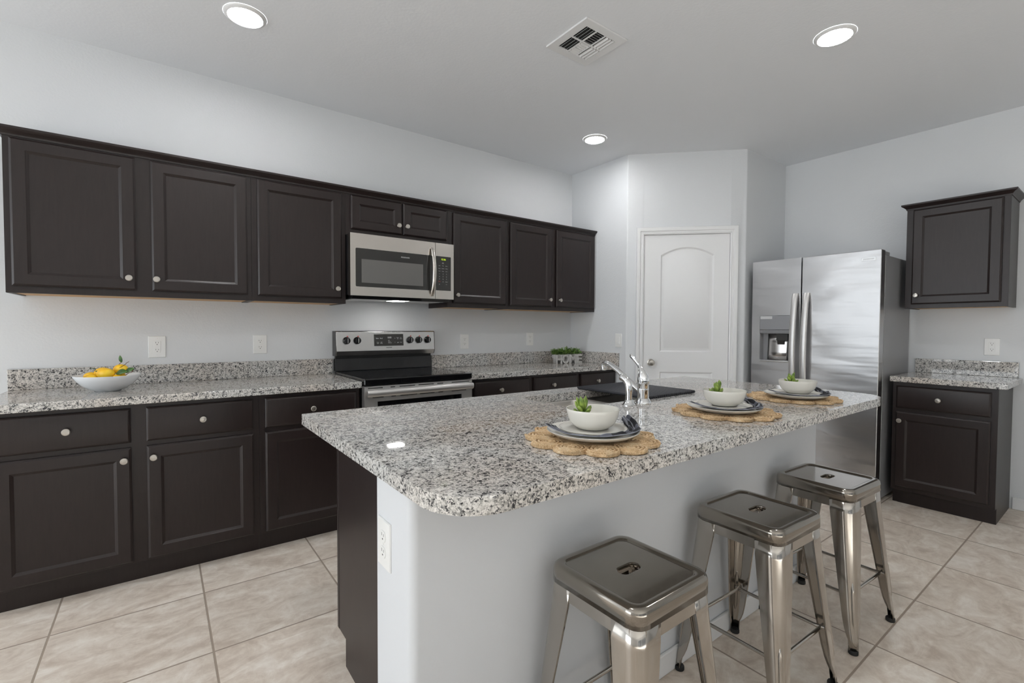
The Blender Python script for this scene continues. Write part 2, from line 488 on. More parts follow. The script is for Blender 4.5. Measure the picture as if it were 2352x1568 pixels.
def window_unit(name, axis, fix, a0, a1, z0, z1):
    m = MB(); f = .05; mid = (a0 + a1) / 2
    def bx(mm, u0, u1, zz0, zz1, t0, t1):
        if axis == 'x': mm.box(u0, u1, fix + t0, fix + t1, zz0, zz1)
        else: mm.box(fix - t1, fix - t0, u0, u1, zz0, zz1)
    bx(m, a0, a1, z0, z0 + f, .04, .09); bx(m, a0, a1, z1 - f, z1, .04, .09)
    bx(m, a0, a0 + f, z0 + f, z1 - f, .04, .09); bx(m, a1 - f, a1, z0 + f, z1 - f, .04, .09); bx(m, mid - f / 2, mid + f / 2, z0 + f, z1 - f, .04, .09)
    o = structure(m.build(name, 'trim_white', smooth=0))
    p = MB(); bx(p, a0 + f, mid - f / 2, z0 + f, z1 - f, .06, .066); bx(p, mid + f / 2, a1 - f, z0 + f, z1 - f, .06, .066)
    p.build('window_glass', 'window_pane', o, smooth=0)
window_unit('window_1', 'x', 0, WIN_SIDE['x0'], WIN_SIDE['x1'], WIN_SIDE['z0'], WIN_SIDE['z1'])
window_unit('added_window_3', 'x', ROOM_Y0 - .13, WIN_ADDED['x0'], WIN_ADDED['x1'], WIN_ADDED['z0'], WIN_ADDED['z1'])  # window unit added to let in the sun for ceiling bounce
window_unit('window_2', 'y', ROOM_X0, WIN_REAR['y0'], WIN_REAR['y1'], WIN_REAR['z0'], WIN_REAR['z1'])

# pantry corner walls: a profile line with bullnose corners, door opening cut into the chamfer
def pantry():
    P = [Vector((0, 0)), Vector((0, A_)), Vector((DX, DY)), Vector((BX, DY))]
    r = .022
    def arc(i):
        p = P[i]; a = (P[i - 1] - p).normalized(); b = (P[i + 1] - p).normalized(); ang = a.angle(b); dd = r / math.tan(ang / 2)
        s, e = p + a * dd, p + b * dd; c = p + (a + b).normalized() * (r / math.sin(ang / 2)); v0 = s - c; v1 = e - c
        tot = -v0.angle_signed(v1)
        return [c + Vector((v0.x * math.cos(tot * q / 6) - v0.y * math.sin(tot * q / 6), v0.x * math.sin(tot * q / 6) + v0.y * math.cos(tot * q / 6))) for q in range(7)]
    e = (P[2] - P[1]).normalized()
    d0, d1 = P[1] + e * DOOR_S0, P[1] + e * DOOR_S1
    a1, a2 = arc(1), arc(2)
    s1, s2 = (P[0] - P[1]).normalized() * .003, (P[3] - P[2]).normalized() * .003
    line = [P[0], a1[0] + s1] + a1 + [a1[-1] + e * .003, d0, d1, a2[0] - e * .003] + a2 + [a2[-1] + s2, P[3]]
    m = MB()
    nrm = Vector((-e.y, e.x)); 
    if nrm.x < 0: nrm = -nrm
    for a, b in zip(line[:-1], line[1:]):
        is_door = (a - d0).length < 1e-6
        z0 = DOOR_H if is_door else 0
        m.rings([[(a.x, a.y, z0), (b.x, b.y, z0)], [(a.x, a.y, ROOM_H), (b.x, b.y, ROOM_H)]], False, False, False)
    # jamb reveals of the opening
    back = nrm * .115
    for q in (d0, d1):
        m.rings([[(q.x, q.y, 0), (q.x + back.x, q.y + back.y, 0)], [(q.x, q.y, DOOR_H), (q.x + back.x, q.y + back.y, DOOR_H)]], False, False, False)
    m.rings([[(d0.x, d0.y, DOOR_H), (d1.x, d1.y, DOOR_H)], [(d0.x + back.x, d0.y + back.y, DOOR_H), (d1.x + back.x, d1.y + back.y, DOOR_H)]], False, False, False)
    o = structure(m.build('wall_back', 'wall_paint', smooth=50, doubles=True, flip=False))
    return e
DOOR_S0, DOOR_S1, DOOR_H = .142, .868, 2.068
e_dir = pantry()
DOOR_RZ = math.atan2(e_dir.y, e_dir.x)     # local x runs along the chamfer, -y faces the room

def pantry_door():
    d = MB()
    x0, x1, z0, z1 = DOOR_S0 + .006, DOOR_S1 - .006, .012, DOOR_H - .006
    y = -.002                      # door face; the panels are moulded into it
    def arch(inset, spring, rise, zb, xa, xb):
        pts = [(xa + inset, zb + inset), (xb - inset, zb + inset)]
        n = 14; W = (xb - xa) - 2 * inset
        for k in range(n + 1):
            s = 1 - k / n; x = xa + inset + W * s
            pts.append((x, spring - inset * .9 + rise * (1 - (2 * s - 1) ** 2)))
        return pts
    mesh_panels = [((.290, .736), 1.040, 1.885, .068), ((.290, .736), .235, .862, 0.0)]
    m = MB(); bm = m.bm
    # face with two openings
    loops = [[(x0, z0), (x1, z0), (x1, z1), (x0, z1)]]
    profs = []
    for (xa, xb), zb, sp, rise in mesh_panels:
        ls = [arch(i, sp, rise, zb, xa, xb) for i in (0, .012, .026, .040)]
        profs.append(ls); loops.append(ls[0])
    edges = []
    for lp in loops:
        vs = [bm.verts.new((a, y, b)) for a, b in lp]
        edges += [bm.edges.new((vs[i], vs[(i + 1) % len(vs)])) for i in range(len(vs))]
    bmesh.ops.triangle_fill(bm, edges=edges, use_beauty=True, normal=(0, -1, 0))
    for ls in profs:
        ys = (0, .009, .009, .002)
        m.rings([[(a, y + dy, b) for a, b in lp] for lp, dy in zip(ls, ys)], True, False, True)
    m.rings([[(x0, y, z0), (x1, y, z0), (x1, y, z1), (x0, y, z1)], [(x0, y + .035, z0), (x1, y + .035, z0), (x1, y + .035, z1), (x0, y + .035, z1)]], True, False, True)
    door = m.build('door_1', 'trim_white', smooth=30, doubles=True)
    structure(door)
    door.location = (0, A_, 0); door.rotation_euler = (0, 0, DOOR_RZ)
    k = MB(); k.lathe([(.031, 0), (.031, .004), (.024, .008), (.012, .012), (.011, .030), (.020, .036), (.027, .046), (.0275, .056), (.022, .064), (.010, .067), (.002, .0675)], (.214, y, .944), '-Y', 28)
    k.build('door_knob', 'brushed_nickel', door, 40)
    for zc in (1.842, 1.096, .26):
        h = MB(); h.tube([(DOOR_S1 + .003, y - .006, zc - .044), (DOOR_S1 + .003, y - .006, zc + .044)], .0062, 10)
        h.box(DOOR_S1 + .003, DOOR_S1 + .024, y - .0045, y - .001, zc - .042, zc + .042)
        h.build('hinge', 'trim_white', door, 40)
    # casing, mitred profile
    prof = [(0, 0), (0, -.012), (.009, -.017), (.013, -.011), (.029, -.012), (.033, -.019), (.054, -.024), (.061, -.023), (.064, -.016), (.064, 0)]
    c = MB()
    rings = []
    for (sx, sz, base) in ((-1, 0, (DOOR_S0, 0)), (-1, 1, (DOOR_S0, DOOR_H)), (1, 1, (DOOR_S1, DOOR_H)), (1, 0, (DOOR_S1, 0))):
        rings.append([(base[0] + sx * (o - .004), yy - .0005, base[1] + sz * (o - .004)) for o, yy in prof])
    c.rings(rings, True, True, True)
    t = c.build('trim_1', 'trim_white', smooth=30); structure(t)
    t.location = (0, A_, 0); t.rotation_euler = (0, 0, DOOR_RZ)
pantry_door()

# baseboards
def baseboard(name, boxes):
    m = MB()
    for b in boxes: m.box(*b)
    structure(m.build(name, 'trim_white', smooth=0, bevel=.004))
baseboard('baseboard_left', [(ROOM_X0, -3.965, -.013, -.0005, 0, .083)])
baseboard('baseboard_right', [(ROOM_X1 - .013, ROOM_X1 - .0005, ROOM_Y0, -2.945, 0, .083)])
baseboard('baseboard_rear', [(ROOM_X0 + .0005, ROOM_X0 + .013, ROOM_Y0, -.014, 0, .083)])
baseboard('baseboard_front', [(ROOM_X0 + .014, -6.2, ROOM_Y0 + .0005, ROOM_Y0 + .013, 0, .083), (-1.4, ROOM_X1 - .014, ROOM_Y0 + .0005, ROOM_Y0 + .013, 0, .083)])

# island half wall
PX0, PX1, PY0, PY1 = -2.87, -.587, -2.462, -2.25
structure(MB().prism(round_poly([(PX0, PY0), (PX1, PY0), (PX1, PY1), (PX0, PY1)], [.024, .024, .004, .004], 8), 0, .875).build('wall_island', 'island_paint', smooth=40))
bb = MB(); bb.prism([(PX0 + .02, PY0 - .013), (PX1 + .013, PY0 - .013), (PX1 + .013, PY1), (PX1 + .0005, PY1), (PX1 + .0005, PY0 - .0005), (PX0 + .02, PY0 - .0005)], 0, .080)
structure(bb.build('baseboard_island', 'trim_white', smooth=0, bevel=.004))

# ------------------------------------------------------------------ cabinets
def rect_loft(m, x0, x1, z0, z1, steps, yfront):
    rs = []
    for inset, y in steps:
        rs.append([(x0 + inset, yfront + y, z0 + inset), (x1 - inset, yfront + y, z0 + inset), (x1 - inset, yfront + y, z1 - inset), (x0 + inset, yfront + y, z1 - inset)])
    m.rings(rs, True, True, True)
def door_mesh(x0, x1, z0, z1, yf, frame=.056):
    m = MB()
    T = .020
    rect_loft(m, x0, x1, z0, z1, [(0, 0), (0, -T + .007), (.003, -T + .0045), (.007, -T + .001), (.009, -T), (frame - .002, -T), (frame, -T + .002), (frame + .004, -T + .004), (frame + .010, -T + .0085), (frame + .012, -T + .0085)], yf)
    return m
def drawer_mesh(x0, x1, z0, z1, yf):
    m = MB(); T = .020
    rect_loft(m, x0, x1, z0, z1, [(0, 0), (0, -T + .008), (.004, -T + .005), (.010, -T + .0005), (.012, -T)], yf)
    return m
KNOB = [None]
def knob(parent, x, y, z):
    if KNOB[0] is None:
        m = MB(); m.lathe([(.0085, 0), (.0085, .002), (.0052, .005), (.0050, .012), (.0085, .0155), (.0135, .0185), (.0155, .0225), (.0150, .0255), (.0118, .0268), (.0112, .0262), (.0095, .0262), (.006, .0268), (.001, .027)], (0, 0, 0), '-Y', 24)
        o = m.build('knob', 'brushed_nickel', parent, 45); KNOB[0] = o; o.location = (x, y, z); return o
    return copy_part(KNOB[0], parent, (x, y, z))
def fronts(t, D, items):
    yf = -D
    for kind, x0, x1, z0, z1, kn in items:
        o = (door_mesh if kind == 'door' else drawer_mesh)(x0, x1, z0, z1, yf).build(kind, 'espresso_wood', t, 25)
        if kn: knob(o, kn[0], yf - .020, kn[1])
def upper_cabinet(name, label, loc, rz, W, D, H, items, group=None, under=True):
    t = thing(name, label, 'cabinet', loc, rz, group)
    m = MB(); m.box(0, W, -D + .019, 0, .016, H); m.box(0, .016, -D + .019, 0, 0, .016); m.box(W - .016, W, -D + .019, 0, 0, .016)
    m.build('body', 'espresso_wood', t, 0)
    MB().box(0, W, -D, -D + .0188, 0, H).build('face_frame', 'espresso_wood', t, 0, bevel=.001)
    if under: tag(MB().box(.0165, W - .0165, -D + .0192, -.001, .004, .0155).build('bottom_panel', 'raw_maple', t, 0), 'unfinished maple-coloured underside')
    fronts(t, D, items)
    return t
GU, GB = 'dark upper cabinets on the long wall', 'dark base cabinets on the long wall'
UZ, UH, UD = 1.3985, .742, .3175
dz0, dz1, kz = .033, .714, .093
X0 = -3.9003
upper_cabinet('wall_cabinet', 'dark two-door upper cabinet above the bowl of lemons', (X0, 0, UZ), 0, 1.0083, UD, UH,
    [('door', .023, .4768, dz0, dz1, (.4468, kz)), ('door', .541, .986, dz0, dz1, (.5603, kz))], GU)
upper_cabinet('wall_cabinet', 'dark one-door upper cabinet beside the microwave on its lemon bowl side', (-2.8915, 0, UZ), 0, .5455, UD, UH,
    [('door', .0301, .5176, dz0, dz1, (.4855, kz))], GU)
upper_cabinet('microwave_cabinet', 'short dark cabinet with two small doors directly over the microwave', (-2.3455, 0, UZ + .4545), 0, .7600, UD, UH - .4545,
    [('door', .0316, .3883, .0402, .262, (.3585, .099)), ('door', .3972, .7451, .0402, .262, (.4205, .099))], GU, under=False)
upper_cabinet('wall_cabinet', 'dark one-door upper cabinet beside the microwave control panel', (-1.585, 0, UZ), 0, .553, UD, UH,
    [('door', .041, .5317, dz0, dz1, (.068, kz))], GU)
upper_cabinet('wall_cabinet', 'dark two-door upper cabinet ending at the pantry corner wall', (-1.0315, 0, UZ), 0, 1.0305, UD, UH,
    [('door', .0221, .4748, dz0, dz1, (.4455, kz)), ('door', .531, 1.0115, dz0, dz1, (.5635, kz))], GU)
def crown(path_pts, parent=None, name='crown_molding', closed_end=True):
    """moulding profile swept along plan points; outward is the side of the normal"""
    prof = [(0, .0), (.004, .0), (.006, .008), (.016, .020), (.026, .026), (.030, .030), (.030, .040), (0, .040)]
    m = MB(); rs = []
    for (px, py), (nx, ny) in path_pts:
        rs.append([(px + nx * o, py + ny * o, h) for o, h in prof])
    m.rings(rs, True, True, True)
    return m.build(name, 'espresso_wood', parent, 25)
cm = crown([((X0, -.001), (-1, 0)), ((X0, -UD - .0008), (-1, -1)), ((-.001, -UD - .0008), (0, -1))])
cm.location = (0, 0, UZ + UH - .020)
tag(cm, 'dark crown molding running along the top of the long row of upper cabinets', 'molding')

def base_body(t, W, D, toe_d=.055, toe_h=.102, H=.874, x_toe0=0.0):
    m = MB()
    m.rings([[(x, -D + .019, H), (x, -D + .019, toe_h), (x, -D + toe_d, toe_h), (x, -D + toe_d, 0), (x, 0, 0), (x, 0, H)] for x in (0, W)])
    m.build('body', 'espresso_wood', t, 0)
    MB().box(0, W, -D, -D + .0188, toe_h, H).build('face_frame', 'espresso_wood', t, 0, bevel=.001)
    MB().box(x_toe0, W, -D + toe_d - .006, -D + toe_d - .0002, 0, toe_h - .0005).build('toe_kick', 'espresso_wood', t, 0)
BD = .585
def base_cabinet(name, label, loc, rz, W, D, items, group=None, H=.874, **kw):
    t = thing(name, label, 'cabinet', loc, rz, group)
    base_body(t, W, D, H=H, **kw); fronts(t, D, items); return t
wz0, wz1, bz0, bz1 = .690, .853, .115, .666
BX0 = -3.94
base_cabinet('base_cabinet', 'dark base cabinet with two drawers and two doors below the lemon bowl', (BX0, 0, 0), 0, 1.038, BD,
    [('drawer', .033, .492, wz0, wz1, (.269, .774)), ('drawer', .5505, 1.009, wz0, wz1, (.780, .774)),
     ('door', .033, .492, bz0, bz1, (.466, .611)), ('door', .5505, 1.009, bz0, bz1, (.577, .611))], GB)
base_cabinet('base_cabinet', 'dark base cabinet with one drawer beside the range, partly behind the island corner', (-2.9015, 0, 0), 0, .5525, BD,
    [('drawer', .0277, .529, wz0, wz1, (.2735, .776)), ('door', .0277, .529, bz0, bz1, (.500, .611))], GB)
base_cabinet('base_cabinet', 'dark one-drawer base cabinet just past the oven door', (-1.578, 0, 0), 0, .581, BD,
    [('drawer', .0577, .5576, wz0, wz1, (.281, .783)), ('door', .0577, .5576, bz0, bz1, (.09, .611))], GB)
base_cabinet('base_cabinet', 'dark two-drawer base cabinet below the HOME planter', (-.9965, 0, 0), 0, .995, BD,
    [('drawer', .0253, .4955, wz0, wz1, (.2215, .785)), ('drawer', .5418, .972, wz0, wz1, (.7405, .785)),
     ('door', .0253, .4955, bz0, bz1, (.466, .611)), ('door', .5418, .972, bz0, bz1, (.57, .611))], GB)
# cabinets beside the refrigerator on the far wall (local x runs towards the camera side)
RZ = -PI / 2
rb = base_cabinet('base_cabinet', 'small dark base cabinet with one drawer standing beside the refrigerator', (BX - .002, -2.398, 0), RZ, .533, .533,
    [('drawer', .022, .503, .690, .848, (.252, .768)), ('door', .022, .503, .130, .663, (.047, .602))], None, x_toe0=.03)
ru = upper_cabinet('wall_cabinet', 'small dark one-door upper cabinet with crown on the wall beside the refrigerator', (BX - .002, -2.398, UZ), RZ, .533, .3155, UH,
    [('door', .038, .500, .030, .714, (.030 + .038, .093))])
cr = crown([((.0, -.001), (-1, 0)), ((.0, -.3163), (-1, -1)), ((.533, -.3163), (1, -1)), ((.533, -.001), (1, 0))], ru)
cr.location = (0, 0, UH - .022)
# island cabinet run, doors towards the range
def island_cabinets():
    W = 2.20
    t = thing('island_cabinet', 'dark island sink cabinet whose plain end panel shows under the granite corner', 'cabinet', (-.600, PY1 + .001, 0), PI)
    D = .575
    end = [(-D, .874), (-D, .102), (-D + .075, .102), (-D + .075, 0), (0, 0), (0, .874)]
    for x0, x1 in ((0, .018), (W - .018, W)):
        m = MB(); m.rings([[(x, y, z) for y, z in end] for x in (x0, x1)])
        m.build('end_panel', 'espresso_wood', t, 0, bevel=.001)
    MB().box(.0185, W - .0185, -D + .02, -.001, .105, .122).build('cabinet_floor', 'espresso_wood', t, 0)
    MB().box(.0185, W - .0185, -D + .075, -D + .09, 0, .104).build('toe_kick', 'espresso_wood', t, 0)
    MB().box(-.001, W + .001, -D - .0192, -D - .0002, .102, .874).build('face_frame', 'espresso_wood', t, 0, bevel=.001)
    n = 4; w_ = W / n
    for i in range(n):
        a, b = i * w_ + .02, (i + 1) * w_ - .02
        fronts(t, D + .0192, [('drawer', a, b, wz0, wz1, ((a + b) / 2, .774)), ('door', a, b, bz0, bz1, (b - .03 if i % 2 == 0 else a + .03, .611))])
island_cabinets()

# ------------------------------------------------------------------ granite worktops
CZ0, CZ1 = .8755, .914
def slab(label, group, pts, name='countertop', holes=None):
    m = MB()
    if holes: m.holed_slab(pts, holes, CZ0, CZ1)
    else: m.prism(pts, CZ0, CZ1)
    return tag(m.build(name, 'speckled_granite', None, 30, bevel=.004, seg=3), label, 'countertop', group)
slab('speckled granite countertop under the lemon bowl', 'granite countertops', [(-3.957, -.632), (-2.3485, -.632), (-2.3485, -.0008), (-3.957, -.0008)])
tag(MB().box(-3.957, -2.3485, -.021, -.0009, CZ1 + .0003, 1.0205).build('backsplash', 'speckled_granite', None, 0, bevel=.002), 'low granite backsplash strip behind the bowl of lemons', 'backsplash', 'granite backsplashes')
slab('speckled granite countertop in the corner under the HOME planter', 'granite countertops', [(-1.5785, -.632), (-.0010, -.632), (-.0010, -.0008), (-1.5785, -.0008)])
sp = MB(); sp.box(-1.5785, -.0010, -.021, -.0009, CZ1 + .0003, 1.0205); tag(sp.build('backsplash', 'speckled_granite', None, 0, bevel=.002), 'low granite backsplash strip behind the HOME planter', 'backsplash', 'granite backsplashes')
sp = MB(); sp.box(-.0215, -.0010, -.632, -.0215, CZ1 + .0003, 1.0205); tag(sp.build('backsplash', 'speckled_granite', None, 0, bevel=.002), 'short granite backsplash strip under the light switch', 'backsplash', 'granite backsplashes')
slab('short granite countertop on the small base cabinet beside the refrigerator', 'granite countertops', [(.838, -2.975), (BX - .001, -2.975), (BX - .001, -2.388), (.838, -2.388)])
tag(MB().box(BX - .021, BX - .0012, -2.955, -2.40, CZ1 + .0003, 1.0205).build('backsplash', 'speckled_granite', None, 0, bevel=.002), 'short granite backsplash strip on the countertop beside the refrigerator', 'backsplash', 'granite backsplashes')
isl = round_poly([(-2.905, -2.715), (-.410, -2.715), (-.410, -1.562), (-2.905, -1.562)], [.13, .15, .012, .012], 10)
SINK = (-1.965, -1.215, -2.065, -1.705)
hole = round_poly([(SINK[0], SINK[2]), (SINK[1], SINK[2]), (SINK[1], SINK[3]), (SINK[0], SINK[3])], .06, 6)
slab('large rounded granite island top set with three place settings', None, isl, 'island_countertop', [hole])

# ------------------------------------------------------------------ range
def build_range():
    t = thing('range', 'stainless electric range with black glass cooktop under the microwave', 'range', (-2.3445, 0, 0))
    W = .762
    MB().box(.002, W - .002, -.615, -.03, .02, .890).build('body', 'black_enamel', t, 0)
    c = MB(); c.box(0, W, -.664, -.055, .8905, .9305); c.build('cooktop', 'black_glass', t, 0, bevel=.007, seg=3)
    bmk = MB()
    for (x, y, r) in ((.20, -.49, .105), (.56, -.49, .085), (.20, -.22, .075), (.56, -.22, .105), (.38, -.17, .05)):
        for rr in (r, r * .62):
            n = 40
            bmk.rings([[(x + math.cos(2 * PI * k / n) * q, y + math.sin(2 * PI * k / n) * q, .93085) for k in range(n)] for q in (rr, rr - .0022)], True, False, False)
    bmk.build('burner_ring', 'burner_mark', t, 0)
    bg = MB(); bg.rings([[(x, -.02, .9308), (x, -.062, .9308), (x, -.056, 1.022), (x, -.02, 1.022)] for x in (.004, W - .004)]); bg.build('back_guard', 'black_enamel', t, 0, bevel=.003)
    gp = MB(); gp.box(.010, W - .010, -.050, -.02, 1.0222, 1.0398); gp.build('vent_gap', 'slot_dark', t, 0)
    prof = [(-.012, 1.040), (-.082, 1.040), (-.100, 1.074), (-.086, 1.212), (-.080, 1.217), (-.012, 1.217)]
    p = MB(); p.rings([[(x, y, z) for y, z in prof] for x in (.0, W)]); cp = p.build('control_panel', 'brushed_steel', t, 20, bevel=.0025)
    for xa, xb in ((-.0022, -.0002), (W + .0002, W + .0022)):
        ec = MB(); ec.rings([[(x, y * 1.0, z) for y, z in prof] for x in (xa, xb)]); ec.build('end_cap', 'black_enamel', t, 20)
    # the panel face leans back a little: y of the face at height z
    fy = lambda z: -.100 + (z - 1.074) * (.014 / .138)
    tilt = math.atan2(.014, .138)
    d = MB(); x0, x1, z0, z1 = .272, .500, 1.107, 1.194
    d.rings([[(x, fy(z) - .0002 + dy, z) for x, z in ((x0, z0), (x1, z0), (x1, z1), (x0, z1))] for dy in (0, -.0025)])
    dp = d.build('display', 'smoked_glass', cp, 0, bevel=.001)
    for it_ in [('Bake', .296, fy(1.162) - .0032, 1.163, .011), ('Broil', .326, fy(1.162) - .0032, 1.163, .011), ('Oven', .299, fy(1.130) - .0032, 1.134, .008), ('Light', .299, fy(1.130) - .0032, 1.126, .008),
        ('Self', .326, fy(1.130) - .0032, 1.134, .008), ('Clean', .326, fy(1.130) - .0032, 1.126, .008), ('8:88', .390, fy(1.166) - .0032, 1.168, .017),
        ('Off', .384, fy(1.147) - .0032, 1.147, .008), ('Timer', .388, fy(1.139) - .0032, 1.138, .008), ('Warmer', .392, fy(1.128) - .0032, 1.129, .008),
        ('^', .432, fy(1.163) - .0032, 1.161, .014), ('v', .432, fy(1.135) - .0032, 1.133, .011), ('Timer', .455, fy(1.165) - .0032, 1.167, .008), ('Set', .455, fy(1.158) - .0032, 1.159, .008),
        ('Set', .480, fy(1.165) - .0032, 1.167, .008), ('Clock', .480, fy(1.158) - .0032, 1.159, .008), ('Start', .480, fy(1.13) - .0032, 1.132, .008), ('OFF', .456, fy(1.13) - .0032, 1.130, .009)]: text_part('button_label', [it_], 'panel_ink', dp)
    text_part('brand_lettering', [('FRIGIDAIRE', .386, fy(1.094) - .0008, 1.094, .009)], 'slot_dark', cp)
    for x in (.072, .148, .553, .627, .701):
        zc = 1.149; y0 = fy(zc)
        k = MB(); k.lathe([(.026, 0), (.026, .006), (.023, .010), (.0215, .024), (.019, .027), (.001, .027)], (x, y0, zc), '-Y', 28)
        k.box(x - .0055, x + .0055, y0 - .036, y0 - .020, zc - .022, zc + .022)
        kb = k.build('control_knob', 'black_enamel', t, 40, bevel=.0012)
        mk = MB(); mk.box(x - .0015, x + .0015, y0 - .0366, y0 - .0361, zc - .016, zc + .016); mk.build('pointer_mark', 'panel_ink', kb, 0)
        rk = MB(); rk.box(x + .004, x + .012, y0 - .0012, y0 - .0002, zc + .0275, zc + .0335); rk.build('red_tick', 'red_mark', cp, 0)
    # oven door: stainless slab with window, slots and a wide bar handle
    D0, D1 = -.660, -.617
    dm = MB(); bm = dm.bm
    dm.box(0, W, D0, D1, .788, .884); dm.box(0, .082, D0, D1, .17, .788); dm.box(W - .082, W, D0, D1, .17, .788); dm.box(.082, W - .082, D0, D1, .17, .26)
    door = dm.build('oven_door', 'oven_steel', t, 0)
    MB().box(.083, W - .083, D0 + .004, D1, .261, .787).build('oven_window', 'black_glass', door, 0)
    s = MB()
    for z in (.872, .8145):
        for a, b in ((.022, .115), (.165, .195), (.225, .330), (.355, .465), (.49, .535), (.60, .74)) if z > .85 else ((.05, .12), (.17, .20), (.23, .345), (.365, .47), (.50, .535), (.60, .715)):
            s.box(a, b, D0 - .0006, D0 + .002, z - .0028, z + .0028)
    s.build('vent_slots', 'slot_dark', door, 0)
    h = MB()
    n = 12; rs = []
    for x in (.008, .016, W - .016, W - .008):
        e = .85 if x in (.008, W - .008) else 1
        rs.append([(x, D0 - .030 + math.cos(2 * PI * k / n) * .013 * e, .843 + math.sin(2 * PI * k / n) * .0225 * e) for k in range(n)])
    h.rings(rs)
    for x in (.06, W - .06): h.box(x - .014, x + .014, D0 - .026, D0 + .001, .834, .850)
    h.build('oven_handle', 'oven_steel', door, 40)
    MB().box(0, W, D0, D1, .032, .163).build('drawer', 'brushed_steel', t, 0, bevel=.004)
    f = MB()
    for x in (.04, W - .04):
        for y in (-.58, -.08): f.lathe([(.016, 0), (.016, .021)], (x, y, 0), 'Z', 12)
    f.build('foot', 'black_rubber', t, 40)
build_range()

# ------------------------------------------------------------------ microwave
def build_microwave():
    t = thing('microwave', 'stainless over-the-range microwave with green clock showing 12:36', 'microwave', (-2.3460, 0, 1.4505))
    W, H = .757, .4015
    MB().box(.004, W - .004, -.3725, -.02, .006, H - .001).build('body', 'black_enamel', t, 0)
    # door: stainless frame round the black glass
    Y0, Y1 = -.414, -.373
    gx0, gx1, gz0, gz1 = .034, .601, .058, .307
    def framed(x0, x1, z0, z1, hx0, hx1, hz0, hz1, r, nm, par):
        m = MB(); bm = m.bm
        outer = [(x0, z0), (x1, z0), (x1, z1), (x0, z1)]; inn = roundrect((hx1 - hx0) / 2, (hz1 - hz0) / 2, r, 4, (hx0 + hx1) / 2, (hz0 + hz1) / 2)
        edges = []
        for lp in (outer, inn):
            vs = [bm.verts.new((a, Y0, b)) for a, b in lp]; edges += [bm.edges.new((vs[i], vs[(i + 1) % len(vs)])) for i in range(len(vs))]
        bmesh.ops.triangle_fill(bm, edges=edges, use_beauty=True, normal=(0, -1, 0))
        m.rings([[(a, Y0, b) for a, b in inn], [(a, Y0 + .003, b) for a, b in inn]], True, False, True)
        m.rings([[(a, Y0, b) for a, b in outer], [(a, Y1, b) for a, b in outer]], True, False, True)
        return m.build(nm, 'warm_steel', par, 0, doubles=True), inn
    door, inn = framed(0, .6045, 0, H, gx0, gx1, gz0, gz1, .008, 'door', t)
    g = MB(); g.rings([[(a, Y0 + .0028, b) for a, b in inn], [(a, Y0 + .0008, b) for a, b in inn]]); gl = g.build('door_glass', 'smoked_glass', door, 0)
    MB().box(.073, .511, Y0 + .0002, Y0 + .0007, .085, .238).build('window_screen', 'window_screen', door, 0)
    text_part('brand_lettering', [('FRIGIDAIRE', .377, Y0 + .0004, .2735, .0125)], 'panel_ink', door)
    # bowed bar handle
    n = 16; path = []; flat = []
    for i in range(n + 1):
        s = i / n; z = .018 + s * .345
        path.append((.577, Y0 - .004 - .046 * math.sin(PI * s) ** .7, z)); flat.append((.0145 - .002 * abs(2 * s - 1), .0075))
    hb = MB(); rs = []
    for (x, y, z), (a, b) in zip(path, flat):
        rs.append([(x + math.cos(2 * PI * k / 14) * a, y + math.sin(2 * PI * k / 14) * b, z) for k in range(14)])
    hb.rings(rs); hb.build('handle', 'warm_steel', door, 40)
    col, inn2 = framed(.6075, W, 0, H, .6105, .733, .062, .308, .002, 'control_column', t)
    c = MB(); c.rings([[(a, Y0 + .0028, b) for a, b in inn2], [(a, Y0 + .0008, b) for a, b in inn2]]); c.build('control_panel', 'smoked_glass', col, 0)
    text_part('clock_display', [('12:36', .672, Y0 + .0003, .286, .0175)], 'clock_digits', col)
    yy = Y0 + .0003; it = [('Add', .668, yy, .2635, .006), ('30 Sec', .668, yy, .2575, .006)]
    for r_, row in enumerate((('Cook', 'Time', 'Reheat'), ('Potato', 'Popcorn', 'Defrost'), ('Timer', 'Power', 'Clock'))):
        for c_, s in enumerate(row): it.append((s, .640 + .0285 * c_, yy, .2400 - .0195 * r_, .0062))
    for r_, row in enumerate(('123', '456', '789')):
        for c_, s in enumerate(row): it.append((s, .640 + .0285 * c_, yy, .1810 - .0185 * r_, .0105))
    it += [('0', .6685, yy, .1250, .0105), ('START', .697, yy, .1250, .0068), ('light', .640, yy, .1070, .0055), ('vent', .697, yy, .1070, .0055)]
    text_part('keypad_marking', it, 'panel_ink', col)
    text_part('stop_marking', [('STOP', .640, yy, .1265, .0075)], 'red_mark', col)
    u = MB(); u.rings([[(x, -.392, .0), (x, -.372, -.020), (x, -.03, -.020), (x, -.03, .0052)] for x in (.02, W - .02)]); bp = u.build('bottom_plate', 'black_enamel', t, 0, bevel=.002)
    MB().box(.31, .42, -.30, -.24, -.0225, -.0202).build('cooktop_lamp', 'cooktop_lamp_lens', bp, 0)
    MB().box(.03, .31, -.36, -.10, -.0215, -.0202).build('grease_filter', 'brushed_steel', bp, 0)
    MB().box(.43, .70, -.36, -.10, -.0215, -.0202).build('grease_filter', 'brushed_steel', bp, 0)
build_microwave()

